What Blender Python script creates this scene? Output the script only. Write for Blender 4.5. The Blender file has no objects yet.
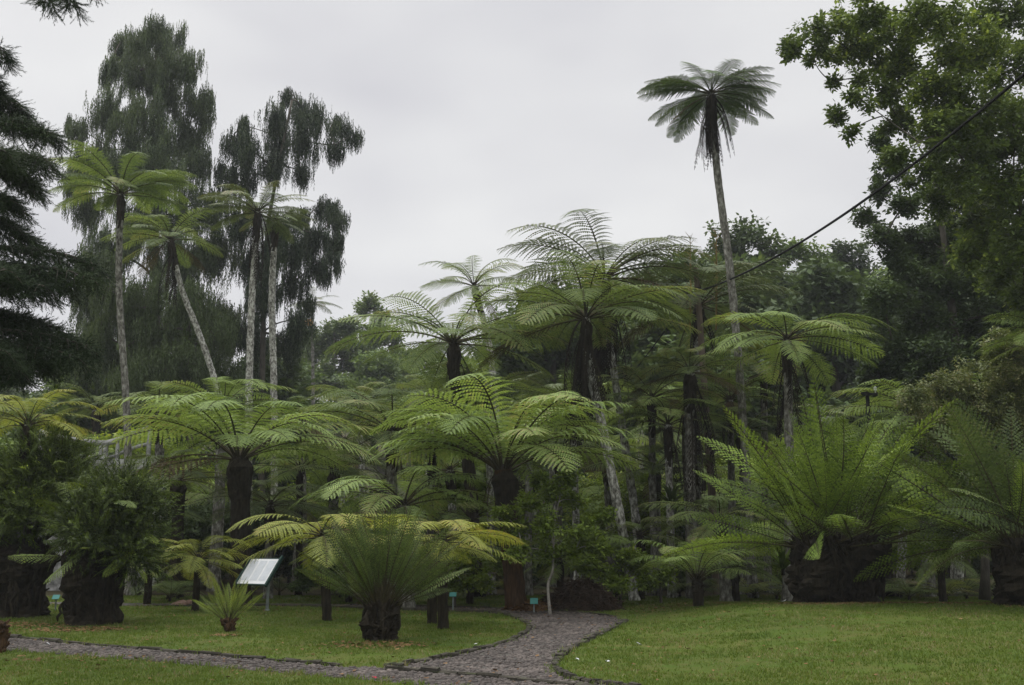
import bpy, math, random
import numpy as np
from mathutils import Vector, Matrix, noise
from mathutils.geometry import delaunay_2d_cdt
PI = math.pi
rng = np.random.default_rng(7)
random.seed(7)
sc = bpy.context.scene
col = sc.collection

# ------------------------------------------------------------------ camera
F = 1000.0; HOR = 539.0; CH = 1.6
TH = math.atan((HOR - 342.5) / F)
cam = bpy.data.cameras.new('camera'); camo = bpy.data.objects.new('camera', cam); col.objects.link(camo)
cam.sensor_width = 36.0; cam.lens = F / 1024 * 36.0
cam.clip_start = 0.1; cam.clip_end = 3000
camo.location = (0, 0, CH); camo.rotation_euler = (PI/2 + TH, 0, 0)
sc.camera = camo

def P(px, py, Y):
    """pixel of the photograph at a distance Y -> point in the world"""
    u = (px-512)/F; v = (342.5-py)/F
    d = Vector((u, math.cos(TH) - v*math.sin(TH), math.sin(TH) + v*math.cos(TH)))
    return Vector((0, 0, CH)) + d * (Y/d.y)
def G(px, py, z=0.0):
    u = (px-512)/F; v = (342.5-py)/F
    d = Vector((u, math.cos(TH) - v*math.sin(TH), math.sin(TH) + v*math.cos(TH)))
    t = (z-CH)/d.z
    return Vector((0, 0, CH)) + d*t
def PX(px, Y): return P(px, 560, Y).x

def sstep(a, b, x):
    t = min(1, max(0, (x-a)/(b-a))); return t*t*(3-2*t)
def H(x, y):
    m = 0.32*sstep(2.0, 5.0, x)*math.exp(-((y-20.3)/3.6)**2)
    m += 0.16*sstep(2.0, 6.0, x)*math.exp(-((y-15)/3.0)**2)
    far = 0.0
    if y > 48:
        far = 0.27*(y-48)*(0.75 + 0.35*sstep(-10, 25, x)); far = min(far, 22)
        far += noise.noise(Vector((x*.03, y*.03, 0)))*3*sstep(48, 80, y)
    n = 0.05*noise.noise(Vector((x*.25, y*.25, 3.1))) * sstep(2.0, 4.0, abs(x-1)+abs(y-17)*.2)
    return m + far + n

# ------------------------------------------------------------------ materials
def mat_new(name):
    m = bpy.data.materials.new(name); m.use_nodes = True
    nt = m.node_tree; nt.nodes.clear()
    return m, nt, nt.nodes, nt.links
def lnk(nt, a, b): nt.links.new(a, b)
def mixrgb(nt, fac, a, b, mode='MIX'):
    n = nt.nodes.new('ShaderNodeMix'); n.data_type = 'RGBA'; n.blend_type = mode
    for i, v in ((0, fac), (6, a), (7, b)):
        if hasattr(v, 'links'): nt.links.new(v, n.inputs[i])
        else:
            n.inputs[i].default_value = v if i == 0 else (*v, 1)
    return n.outputs[2]
def noise_n(nt, scale, detail=3, coord='Object', rough=.55, stretch=None):
    tc = nt.nodes.new('ShaderNodeTexCoord'); n = nt.nodes.new('ShaderNodeTexNoise')
    n.inputs['Scale'].default_value = scale; n.inputs['Detail'].default_value = detail; n.inputs['Roughness'].default_value = rough
    src = tc.outputs[coord]
    if stretch:
        mp = nt.nodes.new('ShaderNodeMapping'); mp.inputs['Scale'].default_value = stretch
        nt.links.new(src, mp.inputs['Vector']); src = mp.outputs[0]
    nt.links.new(src, n.inputs['Vector'])
    return n.outputs['Fac']
def ramp(nt, fac, stops):
    r = nt.nodes.new('ShaderNodeValToRGB'); e = r.color_ramp.elements
    while len(e) < len(stops): e.new(0.5)
    for i, (p, c) in enumerate(stops):
        e[i].position = p; e[i].color = (*c, 1) if len(c) == 3 else c
    nt.links.new(fac, r.inputs[0]); return r.outputs[0]

def leaf_mat(name, c_dark, c_light, c_odd=None, trans=0.35, rough=0.6, scale=1.5, spec=.16, odd=.9):
    m, nt, N, L = mat_new(name)
    out = N.new('ShaderNodeOutputMaterial')
    oi = N.new('ShaderNodeObjectInfo'); ge = N.new('ShaderNodeNewGeometry')
    nz = noise_n(nt, scale, 2)
    a = N.new('ShaderNodeMath'); a.operation = 'MULTIPLY_ADD'; L.new(oi.outputs['Random'], a.inputs[0]); a.inputs[1].default_value = .45; a.inputs[2].default_value = -.22
    b = N.new('ShaderNodeMath'); b.operation = 'MULTIPLY_ADD'; L.new(ge.outputs['Random Per Island'], b.inputs[0]); b.inputs[1].default_value = .5; b.inputs[2].default_value = -.25
    s = N.new('ShaderNodeMath'); s.operation = 'ADD'; L.new(a.outputs[0], s.inputs[0]); L.new(b.outputs[0], s.inputs[1])
    s2 = N.new('ShaderNodeMath'); s2.operation = 'ADD'; L.new(s.outputs[0], s2.inputs[0]); L.new(nz, s2.inputs[1])
    stops = [(0.15, c_dark), (0.8, c_light)]
    if c_odd: stops.append((odd+.05, c_odd))
    c = ramp(nt, s2.outputs[0], stops)
    bs = N.new('ShaderNodeBsdfPrincipled'); L.new(c, bs.inputs['Base Color'])
    bs.inputs['Roughness'].default_value = rough; bs.inputs['Specular IOR Level'].default_value = spec
    tr = N.new('ShaderNodeBsdfTranslucent')
    tc = mixrgb(nt, 1.0, c, (1.25, 1.2, .7), 'MULTIPLY'); L.new(tc, tr.inputs['Color'])
    mx = N.new('ShaderNodeMixShader'); mx.inputs[0].default_value = trans
    L.new(bs.outputs[0], mx.inputs[1]); L.new(tr.outputs[0], mx.inputs[2]); L.new(mx.outputs[0], out.inputs[0])
    return m
def rough_mat(name, stops, scale=6, detail=5, rough=.9, bump=.5, bscale=None, stretch=None, coord='Object', spec=.08, vor=None):
    m, nt, N, L = mat_new(name)
    out = N.new('ShaderNodeOutputMaterial'); bs = N.new('ShaderNodeBsdfPrincipled')
    nz = noise_n(nt, scale, detail, coord, .65, stretch)
    c = ramp(nt, nz, stops); L.new(c, bs.inputs['Base Color'])
    bs.inputs['Roughness'].default_value = rough; bs.inputs['Specular IOR Level'].default_value = spec
    if bump:
        n2 = noise_n(nt, bscale or scale*3, 4, coord, .6, stretch)
        bp = N.new('ShaderNodeBump'); bp.inputs['Strength'].default_value = bump; bp.inputs['Distance'].default_value = .03
        L.new(n2, bp.inputs['Height']); L.new(bp.outputs[0], bs.inputs['Normal'])
    L.new(bs.outputs[0], out.inputs[0]); return m

M = {}
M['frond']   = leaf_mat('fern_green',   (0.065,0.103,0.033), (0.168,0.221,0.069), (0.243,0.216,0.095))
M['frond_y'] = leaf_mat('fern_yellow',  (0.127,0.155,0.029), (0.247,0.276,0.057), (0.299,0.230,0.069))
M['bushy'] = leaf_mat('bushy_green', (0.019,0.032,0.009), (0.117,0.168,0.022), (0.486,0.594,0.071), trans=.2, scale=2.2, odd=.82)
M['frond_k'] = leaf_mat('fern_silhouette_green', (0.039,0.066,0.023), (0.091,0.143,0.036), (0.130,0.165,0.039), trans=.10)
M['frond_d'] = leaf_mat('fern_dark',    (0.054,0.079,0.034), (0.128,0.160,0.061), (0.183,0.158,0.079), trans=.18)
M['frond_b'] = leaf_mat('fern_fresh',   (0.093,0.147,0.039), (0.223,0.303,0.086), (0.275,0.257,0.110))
M['clump_l'] = leaf_mat('clump_green',  (0.029,0.046,0.014), (0.091,0.132,0.035), (0.149,0.173,0.061), trans=.25)
M['clump_d'] = leaf_mat('clump_dark',   (0.029,0.051,0.011), (0.103,0.146,0.022), (0.220,0.269,0.035), trans=.2)
M['clump_g'] = leaf_mat('clump_giant',  (0.047,0.079,0.016), (0.176,0.256,0.041), (0.281,0.359,0.062), trans=.28)
M['pale_f']  = leaf_mat('small_fern',   (.09,.13,.028), (.19,.25,.055), (.2,.18,.05))
M['stipe']   = rough_mat('stipe_brown', [(.3,(.028,.022,.012)),(.7,(.062,.058,.026))], 8, bump=0)
M['stipe_g'] = rough_mat('stipe_green', [(.3,(.06,.08,.02)),(.7,(.12,.14,.035))], 8, bump=0)
M['dead']    = leaf_mat('dead_frond',   (.010,.008,.006), (.032,.027,.018), (.07,.055,.03), trans=.1, rough=.9, spec=.1)
M['dead_b']  = leaf_mat('dead_frond_brown', (.045,.032,.016), (.10,.075,.036), (.15,.12,.055), trans=.15, rough=.9, spec=.1)
M['trunk_pale'] = rough_mat('trunk_lichen', [(.36,(.06,.055,.045)),(.50,(.25,.245,.22)),(.62,(.52,.52,.48))], 13, 6, bump=.8, stretch=(1,1,.55))
M['trunk_grey'] = rough_mat('trunk_grey', [(.35,(.04,.037,.03)),(.52,(.15,.145,.125)),(.7,(.34,.34,.31))], 12, 6, bump=.8, stretch=(1,1,.5))
M['trunk_dark'] = rough_mat('trunk_fibre', [(.3,(.010,.009,.006)),(.6,(.036,.030,.020)),(.8,(.075,.068,.04))], 10, 6, bump=1, stretch=(2,2,.35))
M['trunk_red'] = rough_mat('trunk_reddish', [(.3,(.02,.014,.009)),(.6,(.075,.045,.024)),(.8,(.12,.08,.045))], 10, 6, bump=1, stretch=(2,2,.35))
M['bark']    = rough_mat('bark', [(.3,(.035,.031,.025)),(.7,(.12,.11,.09))], 5, 5, bump=.8, stretch=(1,1,.3))
M['white_bark'] = rough_mat('white_bark', [(.3,(.14,.13,.11)),(.7,(.34,.32,.28))], 9, 4, bump=.3)
M['cypress'] = leaf_mat('weeping_leaf', (0.018,0.031,0.017), (0.095,0.129,0.062), (0.129,0.166,0.058), trans=.2, scale=1.1)
M['cypress_g'] = leaf_mat('weeping_leaf_green', (0.031,0.048,0.020), (0.090,0.126,0.045), (0.113,0.142,0.050), trans=.2, scale=.35)
M['conifer'] = leaf_mat('conifer_needle', (0.016,0.029,0.014), (0.049,0.075,0.025), (0.098,0.127,0.031), trans=.12, scale=.8)
M['broad']   = leaf_mat('broad_leaf', (0.051,0.080,0.030), (0.156,0.213,0.057), (0.284,0.348,0.085), trans=.3, scale=.45, rough=.4, odd=.75)
M['broad_d'] = leaf_mat('broad_leaf_dark', (0.038,0.059,0.027), (0.085,0.127,0.044), (0.135,0.176,0.068), trans=.25, scale=.35)
M['broad_m'] = leaf_mat('broad_leaf_mid', (0.055,0.090,0.031), (0.133,0.195,0.055), (0.203,0.244,0.078), trans=.3, scale=.35)
M['bright']  = leaf_mat('sapling_leaf', (0.072,0.114,0.020), (0.192,0.264,0.039), (0.288,0.324,0.066), trans=.35, scale=1.5)
M['olive']   = leaf_mat('olive_leaf', (0.078,0.104,0.036), (0.221,0.260,0.096), (0.338,0.325,0.168), trans=.2, scale=1.2, rough=.35)
M['brush']   = rough_mat('dead_brush', [(.3,(.014,.010,.008)),(.7,(.060,.042,.028))], 6, bump=.4)
M['litter']  = leaf_mat('leaf_litter', (.07,.035,.015), (.20,.12,.055), (.25,.17,.09), trans=.05, rough=.9)
M['white']   = rough_mat('white_panel', [(.3,(.60,.61,.62)),(.7,(.74,.75,.76))], 4, bump=0, rough=.35, spec=.5)
M['faint']   = rough_mat('faded_print', [(.3,(.50,.53,.56)),(.7,(.60,.62,.65))], 9, bump=0, rough=.4)
M['green_paint'] = rough_mat('dark_green_paint', [(.3,(.012,.03,.024)),(.7,(.03,.06,.05))], 10, bump=.05, rough=.5)
M['galv']    = rough_mat('grey_metal', [(.3,(.12,.14,.14)),(.7,(.25,.28,.27))], 9, bump=.05, rough=.5)
M['teal']    = rough_mat('teal_label', [(.3,(.05,.18,.16)),(.7,(.09,.27,.25))], 9, bump=0, rough=.5)
M['black']   = rough_mat('black_rubber', [(.3,(.008,.008,.009)),(.7,(.02,.02,.02))], 9, bump=0, rough=.6)
M['pole']    = rough_mat('brown_wood', [(.3,(.06,.045,.034)),(.7,(.19,.15,.12))], 6, bump=.4, stretch=(1,1,.15))
M['tar']     = rough_mat('tarred_wood', [(.3,(.012,.012,.013)),(.7,(.04,.04,.04))], 6, bump=.4, stretch=(1,1,.15))
M['porcelain'] = rough_mat('porcelain', [(.3,(.65,.68,.68)),(.7,(.8,.82,.82))], 6, bump=0, rough=.2, spec=.6)
M['concrete'] = rough_mat('old_concrete', [(.35,(.10,.10,.095)),(.5,(.26,.26,.25)),(.65,(.44,.44,.43))], 3.5, 6, bump=.3)
M['rock']    = rough_mat('reddish_rock', [(.3,(.10,.06,.045)),(.7,(.28,.19,.15))], 8, bump=.5)
M['kerb']    = rough_mat('mossy_kerb', [(.3,(.020,.019,.015)),(.55,(.055,.05,.040)),(.75,(.05,.075,.02))], 7, bump=.8, coord='Generated')
M['cobble']  = None

def lawn_mat():
    m, nt, N, L = mat_new('lawn')
    out = N.new('ShaderNodeOutputMaterial'); bs = N.new('ShaderNodeBsdfPrincipled')
    big = noise_n(nt, .35, 4); mid = noise_n(nt, 2.6, 5); fine = noise_n(nt, 45, 4, rough=.8)
    c1 = ramp(nt, big, [(.35,(.042,.072,.010)), (.6,(.072,.088,.016))])
    c2 = ramp(nt, mid, [(.40,(.050,.090,.010)), (.62,(.095,.088,.030)), (.74,(.13,.10,.05))])
    c = mixrgb(nt, .45, c1, c2)
    c = mixrgb(nt, .7, c, ramp(nt, fine, [(.3,(.30,.32,.25)), (.7,(1.45,1.5,1.3))]), 'MULTIPLY')
    L.new(c, bs.inputs['Base Color']); bs.inputs['Roughness'].default_value = .9; bs.inputs['Specular IOR Level'].default_value = .1
    bp = N.new('ShaderNodeBump'); bp.inputs['Strength'].default_value = .7; bp.inputs['Distance'].default_value = .03
    L.new(fine, bp.inputs['Height']); L.new(bp.outputs[0], bs.inputs['Normal'])
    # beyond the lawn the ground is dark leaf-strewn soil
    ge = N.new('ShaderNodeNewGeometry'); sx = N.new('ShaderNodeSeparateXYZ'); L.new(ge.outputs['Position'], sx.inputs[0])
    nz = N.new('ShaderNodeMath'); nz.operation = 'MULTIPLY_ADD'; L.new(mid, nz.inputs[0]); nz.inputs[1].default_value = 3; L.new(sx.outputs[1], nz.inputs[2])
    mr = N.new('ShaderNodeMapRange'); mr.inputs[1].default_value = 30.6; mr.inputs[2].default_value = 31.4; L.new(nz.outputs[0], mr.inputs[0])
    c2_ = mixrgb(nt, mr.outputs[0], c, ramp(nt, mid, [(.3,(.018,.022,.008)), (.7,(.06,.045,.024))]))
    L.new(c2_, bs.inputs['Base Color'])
    L.new(bs.outputs[0], out.inputs[0]); return m
def path_mat():
    m, nt, N, L = mat_new('cobbled_path')
    out = N.new('ShaderNodeOutputMaterial'); bs = N.new('ShaderNodeBsdfPrincipled')
    tc = N.new('ShaderNodeTexCoord'); v = N.new('ShaderNodeTexVoronoi'); v.inputs['Scale'].default_value = 11
    L.new(tc.outputs['Object'], v.inputs['Vector'])
    mid = noise_n(nt, 1.4, 4); fine = noise_n(nt, 30, 3)
    c = mixrgb(nt, .5, ramp(nt, v.outputs['Color'], [(.2,(.016,.014,.012)), (.8,(.040,.034,.028))]), ramp(nt, fine, [(.35,(.018,.015,.012)), (.65,(.050,.042,.034))]))
    c = mixrgb(nt, ramp(nt, mid, [(.5,(0,0,0)),(.75,(.6,.6,.6))]), c, (.045,.040,.022))
    L.new(c, bs.inputs['Base Color']); bs.inputs['Roughness'].default_value = .85
    bp = N.new('ShaderNodeBump'); bp.inputs['Strength'].default_value = .8; bp.inputs['Distance'].default_value = .03; bp.invert = True
    L.new(v.outputs['Distance'], bp.inputs['Height']); L.new(bp.outputs[0], bs.inputs['Normal'])
    L.new(bs.outputs[0], out.inputs[0]); return m
M['lawn'] = lawn_mat(); M['path'] = path_mat()
M['stone'] = leaf_mat('path_stone', (.040,.033,.029), (.125,.105,.092), (.23,.20,.175), trans=0, rough=.8, spec=.3, scale=1.2)
M['blade'] = leaf_mat('grass_blade', (0.056,0.102,0.013), (0.126,0.170,0.031), (0.213,0.187,0.095), trans=.3, scale=.9, rough=.6, odd=.80)

# ------------------------------------------------------------------ helpers
def new_mesh(name, verts, faces, mats, midx=None, smooth=False):
    me = bpy.data.meshes.new(name)
    if isinstance(faces, np.ndarray):
        n, k = faces.shape
        me.vertices.add(len(verts)); me.vertices.foreach_set('co', np.asarray(verts, np.float32).ravel())
        me.loops.add(n*k); me.loops.foreach_set('vertex_index', faces.astype(np.int32).ravel())
        me.polygons.add(n); me.polygons.foreach_set('loop_start', np.arange(0, n*k, k, dtype=np.int32))
        me.update(calc_edges=True)
    else:
        me.from_pydata([tuple(v) for v in verts], [], faces)
    for m in (mats if isinstance(mats, (list, tuple)) else [mats]): me.materials.append(m)
    if midx is not None: me.polygons.foreach_set('material_index', np.asarray(midx, np.int32))
    if smooth: me.polygons.foreach_set('use_smooth', np.ones(len(me.polygons), bool))
    me.update(); return me
def obj(name, me, parent=None, loc=(0,0,0), rot=None):
    o = bpy.data.objects.new(name, me); col.objects.link(o); o.location = loc
    if rot is not None: o.rotation_euler = rot
    if parent: o.parent = parent
    return o
def tag(o, label, cat, group=None, kind=None):
    if label: o['label'] = label
    if cat: o['category'] = cat
    if group: o['group'] = group
    if kind: o['kind'] = kind
    return o
def thing(name, label, cat, loc, group=None):
    o = bpy.data.objects.new(name, None); col.objects.link(o); o.location = loc; o.empty_display_size = .2
    return tag(o, label, cat, group)

class MB:
    def __init__(s): s.v = []; s.f = []; s.m = []
    def add(s, vs, fs, mi=0):
        b = len(s.v); s.v += [tuple(v) for v in vs]; s.f += [tuple(i+b for i in f) for f in fs]; s.m += [mi]*len(fs)
    def box(s, c, size, mi=0, rot=None):
        c = Vector(c); R = rot or Matrix.Identity(3)
        vs = [c + R @ Vector((x*size[0]/2, y*size[1]/2, z*size[2]/2)) for x in (-1,1) for y in (-1,1) for z in (-1,1)]
        s.add(vs, [(0,1,3,2),(4,6,7,5),(0,4,5,1),(2,3,7,6),(0,2,6,4),(1,5,7,3)], mi)
    def tube(s, pts, rad, sides=8, mi=0, rough=0.0, cap=True, step=None, lump=0.0, lf=2.2):
        pts = [Vector(p) for p in pts]
        if step:   # resample
            np_, nr = [], []
            for i in range(len(pts)-1):
                k = max(1, int((pts[i+1]-pts[i]).length/step))
                for j in range(k):
                    t = j/k; np_.append(pts[i].lerp(pts[i+1], t)); nr.append(rad[i]*(1-t)+rad[i+1]*t)
            np_.append(pts[-1]); nr.append(rad[-1]); pts, rad = np_, nr
        vs, fs = [], []
        n = len(pts); prev = None
        for i in range(n):
            T = (pts[min(i+1,n-1)] - pts[max(i-1,0)]).normalized()
            if prev is None:
                A = Vector((1,0,0)) if abs(T.x) < .8 else Vector((0,1,0))
            else: A = prev
            A = (A - T*A.dot(T)).normalized(); prev = A; B = T.cross(A)
            for k in range(sides):
                a = 2*PI*k/sides
                r = rad[i]*(1 + (random.uniform(-rough, rough) if rough else 0))
                if lump: q = pts[i] + (A*math.cos(a)+B*math.sin(a))*r; r *= 1 + lump*noise.noise(q*lf)+lump*.6*noise.noise(q*lf*2.7)
                vs.append(pts[i] + (A*math.cos(a)+B*math.sin(a))*r)
        for i in range(n-1):
            for k in range(sides):
                a = i*sides+k; b = i*sides+(k+1)%sides
                fs.append((a, b, b+sides, a+sides))
        if cap:
            fs.append(tuple(range(sides))[::-1]); fs.append(tuple(range((n-1)*sides, n*sides)))
        s.add(vs, fs, mi)
    def mesh(s, name, mats, smooth=False):
        return new_mesh(name, s.v, s.f, mats, s.m, smooth)
    def obj(s, name, mats, parent=None, smooth=False):
        return obj(name, s.mesh(name, mats, smooth), parent)

def bezier(p0, p1, p2, n=14):
    p0, p1, p2 = Vector(p0), Vector(p1), Vector(p2)
    return [p0*(1-t)**2 + p1*2*t*(1-t) + p2*t*t for t in [i/n for i in range(n+1)]]
def through(pts, n=6):
    """smooth curve through points (Catmull-Rom)"""
    pts = [Vector(p) for p in pts]; q = [pts[0]*2-pts[1]] + pts + [pts[-1]*2-pts[-2]]; out = []
    for i in range(1, len(q)-2):
        a, b, c, d = q[i-1], q[i], q[i+1], q[i+2]
        for j in range(n):
            t = j/n; out.append(.5*((2*b)+(c-a)*t+(2*a-5*b+4*c-d)*t*t+(3*b-a-3*c+d)*t**3))
    out.append(pts[-1]); return out

# ------------------------------------------------------------------ fronds
def frond_mesh(name, e0, drop, W=.235, npair=25, npinn=12, pw=.0155, stipe=.13, pdroop=.42, seed=0, power=1.0,
               peak=.42, ang=72, dead=False, thick=.008, side_bend=.06, mats=('frond','stipe'), roll=12):
    r = random.Random(seed); mb = MB()
    n = 28; pts = []; Ts = []; p = Vector((0,0,0)); y = 0
    sb = r.uniform(-side_bend, side_bend)
    for i in range(n+1):
        s = i/n; e = math.radians(e0 - drop*s**power); az = sb*s*2
        T = Vector((math.cos(e)*math.cos(az), math.cos(e)*math.sin(az), math.sin(e)))
        pts.append(p.copy()); Ts.append(T); p = p + T/n
    mb.tube(pts, [thick*(1-.85*i/n) for i in range(n+1)], 4, 1, cap=False)
    rl = math.radians(r.uniform(-roll, roll))
    for i in range(npair):
        s = stipe + (1-stipe)*(i+.3)/npair
        q = (s-stipe)/(1-stipe)
        env = (q/peak)**.55 if q < peak else max(.03, 1-((q-peak)/(1-peak))**1.9)**.85
        if dead: env *= r.uniform(.35, 1)
        k = min(n-1, int(s*n)); f = s*n-k
        O = pts[k].lerp(pts[k+1], f); T = Ts[k]
        B0 = Vector((0,0,1)).cross(T)
        if B0.length < .05: B0 = Vector((0,1,0))
        B0.normalize(); N0 = T.cross(B0)
        for sd in (-1, 1):
            l = W*env*r.uniform(.93, 1.05)
            if l < .008: l = .008
            a = math.radians(ang - 28*q + r.uniform(-4, 4))
            B = B0*math.cos(rl) + N0*math.sin(rl); Nn = T.cross(B)
            up = .16 if not dead else -.4
            D = (T*math.cos(a) + B*sd*math.sin(a) + Nn*up).normalized()
            Q = (T - D*T.dot(D)).normalized()
            dr = pdroop*r.uniform(.7, 1.3)
            for j in range(npinn):
                t = (j+.25)/npinn; t2 = (j+1.15)/npinn
                c = O + D*l*t + Vector((0,0,-1))*dr*l*t*t*.8
                c2 = O + D*l*t2 + Vector((0,0,-1))*dr*l*t2*t2*.8
                w = pw*(1-t**2.2)**.7*(.55+.45*env)*r.uniform(.85,1.1)
                if t < .12: w *= .6
                for ss in (-1, 1):
                    tip = c.lerp(c2, .75) + Q*ss*w + Vector((0,0,-1))*w*(.22 if not dead else .6)*r.uniform(.4,1.3)
                    tb = tip - (c2-c)*.55
                    mb.add([c, c2, tip, tb], [(0,1,2,3)] if ss > 0 else [(3,2,1,0)], 0)
    return mb.mesh(name, [M[mats[0]], M[mats[1]]])

E_SET = [78, 60, 42, 24, 6, -14]
TF = {}       # tree-fern fronds by starting elevation
for i, e in enumerate(E_SET):
    TF[e] = [frond_mesh('frond', e, dr, seed=10*i+k, pdroop=pd) for k, (dr, pd) in enumerate(((max(40, e+38), .35), (max(34, e+22), .5)))]
CLF = {e: [frond_mesh('clump_frond', e, dr, W=.105, npair=25, npinn=4, pw=.0115, stipe=.27, pdroop=.15, seed=200+i*3+k, mats=('clump_l','stipe'), thick=.007, peak=.3, ang=66, roll=60)
           for k, dr in enumerate((5, 18))] for i, e in enumerate((84, 68, 52, 36, 18))}
GIF = {e: [frond_mesh('giant_frond', e, dr, W=.145, npair=26, npinn=5, pw=.0135, stipe=.19, pdroop=.2, seed=300+i*3+k, mats=('clump_g','stipe'), thick=.007, peak=.35, ang=66, roll=50)
           for k, dr in enumerate((12, 36))] for i, e in enumerate((86, 70, 52, 34, 14, -10))}
TFS = {e: [frond_mesh('frond', e, dr, W=.20, npair=27, npinn=10, pw=.021, seed=600+i*3+k, pdroop=.5)
           for k, dr in enumerate((max(40, e+34), max(34, e+18)))] for i, e in enumerate(E_SET)}
BUF = {e: [frond_mesh('sprig_frond', e, dr, W=.21, npair=19, npinn=6, pw=.021, stipe=.06, pdroop=.5, seed=700+i*3+k, mats=('clump_d','stipe'), ang=58, roll=50)
           for k, dr in enumerate((5, 50))] for i, e in enumerate((80, 50, 20, -12))}
DEADF = [frond_mesh('dead_frond', e, dr, W=.07, npair=20, npinn=4, pw=.015, stipe=.1, pdroop=1.2, seed=400+k, mats=('dead','dead'), dead=True, power=.3, thick=.010)
         for k, (e, dr) in enumerate(((-52, 36), (-62, 26), (-70, 19), (-20, 68)))]

def put_frond(parent, lib, e, az, L, loc, mat=None, r=random, name='frond', tilt=None):
    key = min(lib.keys(), key=lambda k: abs(k-e)); me = r.choice(lib[key])
    o = bpy.data.objects.new(name, me); col.objects.link(o); o.parent = parent
    o.location = loc; o.scale = (L, L*r.uniform(.9,1.08), L)
    o.rotation_mode = 'XYZ'
    d = math.radians((key-e) if tilt is None else tilt)
    if name == 'frond': az += r.uniform(-.12,.12)
    o.rotation_euler = (Matrix.Rotation(az, 3, 'Z') @ Matrix.Rotation(d, 3, 'Y') @ Matrix.Rotation(r.uniform(-1,1)*(.55 if lib in (GIF, CLF, BUF) else .18), 3, 'X')).to_euler()
    if mat: o.material_slots[0].link = 'OBJECT'; o.material_slots[0].material = M[mat]
    return o

def tree_fern(label, crown, base, L, n=15, r0=.14, r1=None, trunk='trunk_grey', mat='frond', ehi=72, elo=8, skirt=0, skirt_len=1.6,
              mid=None, group=None, seed=0, name='tree_fern', az0=None, topdark=True, dead_mat='dead', crownbulge=1.5, lib=None):
    lib = lib or TF
    """crown, base: world points. Empty at the base, trunk, fronds and hanging dead fronds are its parts."""
    r = random.Random(seed); base = Vector(base); base.z = H(base.x, base.y)
    th = thing(name, label, 'tree fern', base, group)
    C = Vector(crown)-base; r1 = r1 or r0*.8
    pts = [Vector((0,0,-.15))] + ([Vector(m)-base for m in mid] if mid else [C*.5 + Vector((r.uniform(-.1,.1), r.uniform(-.1,.1), 0))*C.z*.12]) + [C]
    cur = through(pts, 8)
    nn = len(cur); rad = [r0*1.35 if i == 0 else r0 + (r1-r0)*i/nn for i in range(nn)]
    rad[1] = r0*1.15
    mb = MB(); mb.tube(cur, rad, 10, 0, rough=.10, step=.14)
    # crown shaft: darker, thicker, packed with old frond bases
    top = cur[-1]; dn = (cur[-3]-cur[-1]).normalized()
    mb.tube([top+dn*min(1.2, .5*C.length), top+dn*.25, top+Vector((0,0,.14))], [r1*1.0, r1*crownbulge, r1*.5], 10, 1, rough=.15, step=.12)
    for k in range(18):
        a = r.uniform(0, 2*PI); h = r.uniform(0, min(1.0, .4*C.length)); b = top + dn*h
        d = Vector((math.cos(a), math.sin(a), r.uniform(.3, 1.2))).normalized()
        mb.tube([b+d*r1*.6, b+d*(r1+r.uniform(.04,.15))], [.03, .012], 5, 1)
    mb.obj('trunk', [M[trunk], M['trunk_dark']], th, smooth=False)
    a0 = r.uniform(0, 6.28) if az0 is None else az0
    n = int(n*1.5)
    for i in range(n):
        t = (i+.5)/n
        e = ehi + (elo-ehi)*t + r.uniform(-8, 8)
        az = a0 + i*2.39996 + r.uniform(-.2,.2)
        old = t > .78 and r.random() < .16
        if old: e -= 18
        put_frond(th, lib, e, az, L*r.uniform(.82, 1.08)*(.9 if t > .8 else 1), top+Vector((0,0,.10-.15*t)) + Vector((math.cos(az), math.sin(az), 0))*r1*.6, 'dead_b' if old else mat, r)
    for i in range(skirt):
        az = r.uniform(0, 2*PI); h = r.uniform(0, .35)*skirt_len
        o = put_frond(th, {0: DEADF}, 0, az, skirt_len*r.uniform(.6, 1.15), top+dn*h+Vector((math.cos(az), math.sin(az), 0))*r1*.7, None if dead_mat == 'dead' else dead_mat, r, 'dead_frond', tilt=r.uniform(-4, 16))
    return th

# ------------------------------------------------------------------ scattered leaf crowns
def tmpl_broad(seed=0, nleaf=7, size=1.0):
    r = random.Random(seed); V, Fc = [], []
    for i in range(nleaf):
        a = r.uniform(0, 2*PI); e = r.uniform(-.5, .9); d = Vector((math.cos(a)*math.cos(e), math.sin(a)*math.cos(e), math.sin(e)))
        o = d*r.uniform(.1, .9)+Vector((0,0,r.uniform(-.3,.3))); l = r.uniform(.7, 1.1); w = l*.28
        s = d.cross(Vector((0,0,1))).normalized(); s = (s + Vector((0,0,r.uniform(-.6,.6)))).normalized()
        dd = (d + Vector((0,0,-.35))).normalized()
        b = len(V); V += [o, o+dd*l*.45+s*w, o+dd*l, o+dd*l*.45-s*w]; Fc.append((b, b+1, b+2, b+3))
    return np.array([tuple(v*size) for v in V]), np.array(Fc)
def tmpl_weep(seed=0, n=13):
    r = random.Random(seed); V, Fc = [], []; x = y = 0
    for i in range(n):
        t = i/n; x += r.uniform(-.02,.02); y += r.uniform(-.02,.02); z = -t
        a = r.uniform(0, 2*PI); w = .032*(1.1-t*.6); s = Vector((math.cos(a), math.sin(a), 0))
        o = Vector((x, y, z)); k = s*r.uniform(.02,.09)*(1-.5*t)
        b = len(V); l = r.uniform(.10,.2)
        V += [o, o+k-Vector((0,0,l*.5))+Vector((-s.y, s.x, 0))*w, o+k*1.3-Vector((0,0,l)), o+k-Vector((0,0,l*.5))-Vector((-s.y, s.x, 0))*w]; Fc.append((b,b+1,b+2,b+3))
    return np.array([tuple(v) for v in V]), np.array(Fc)
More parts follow.
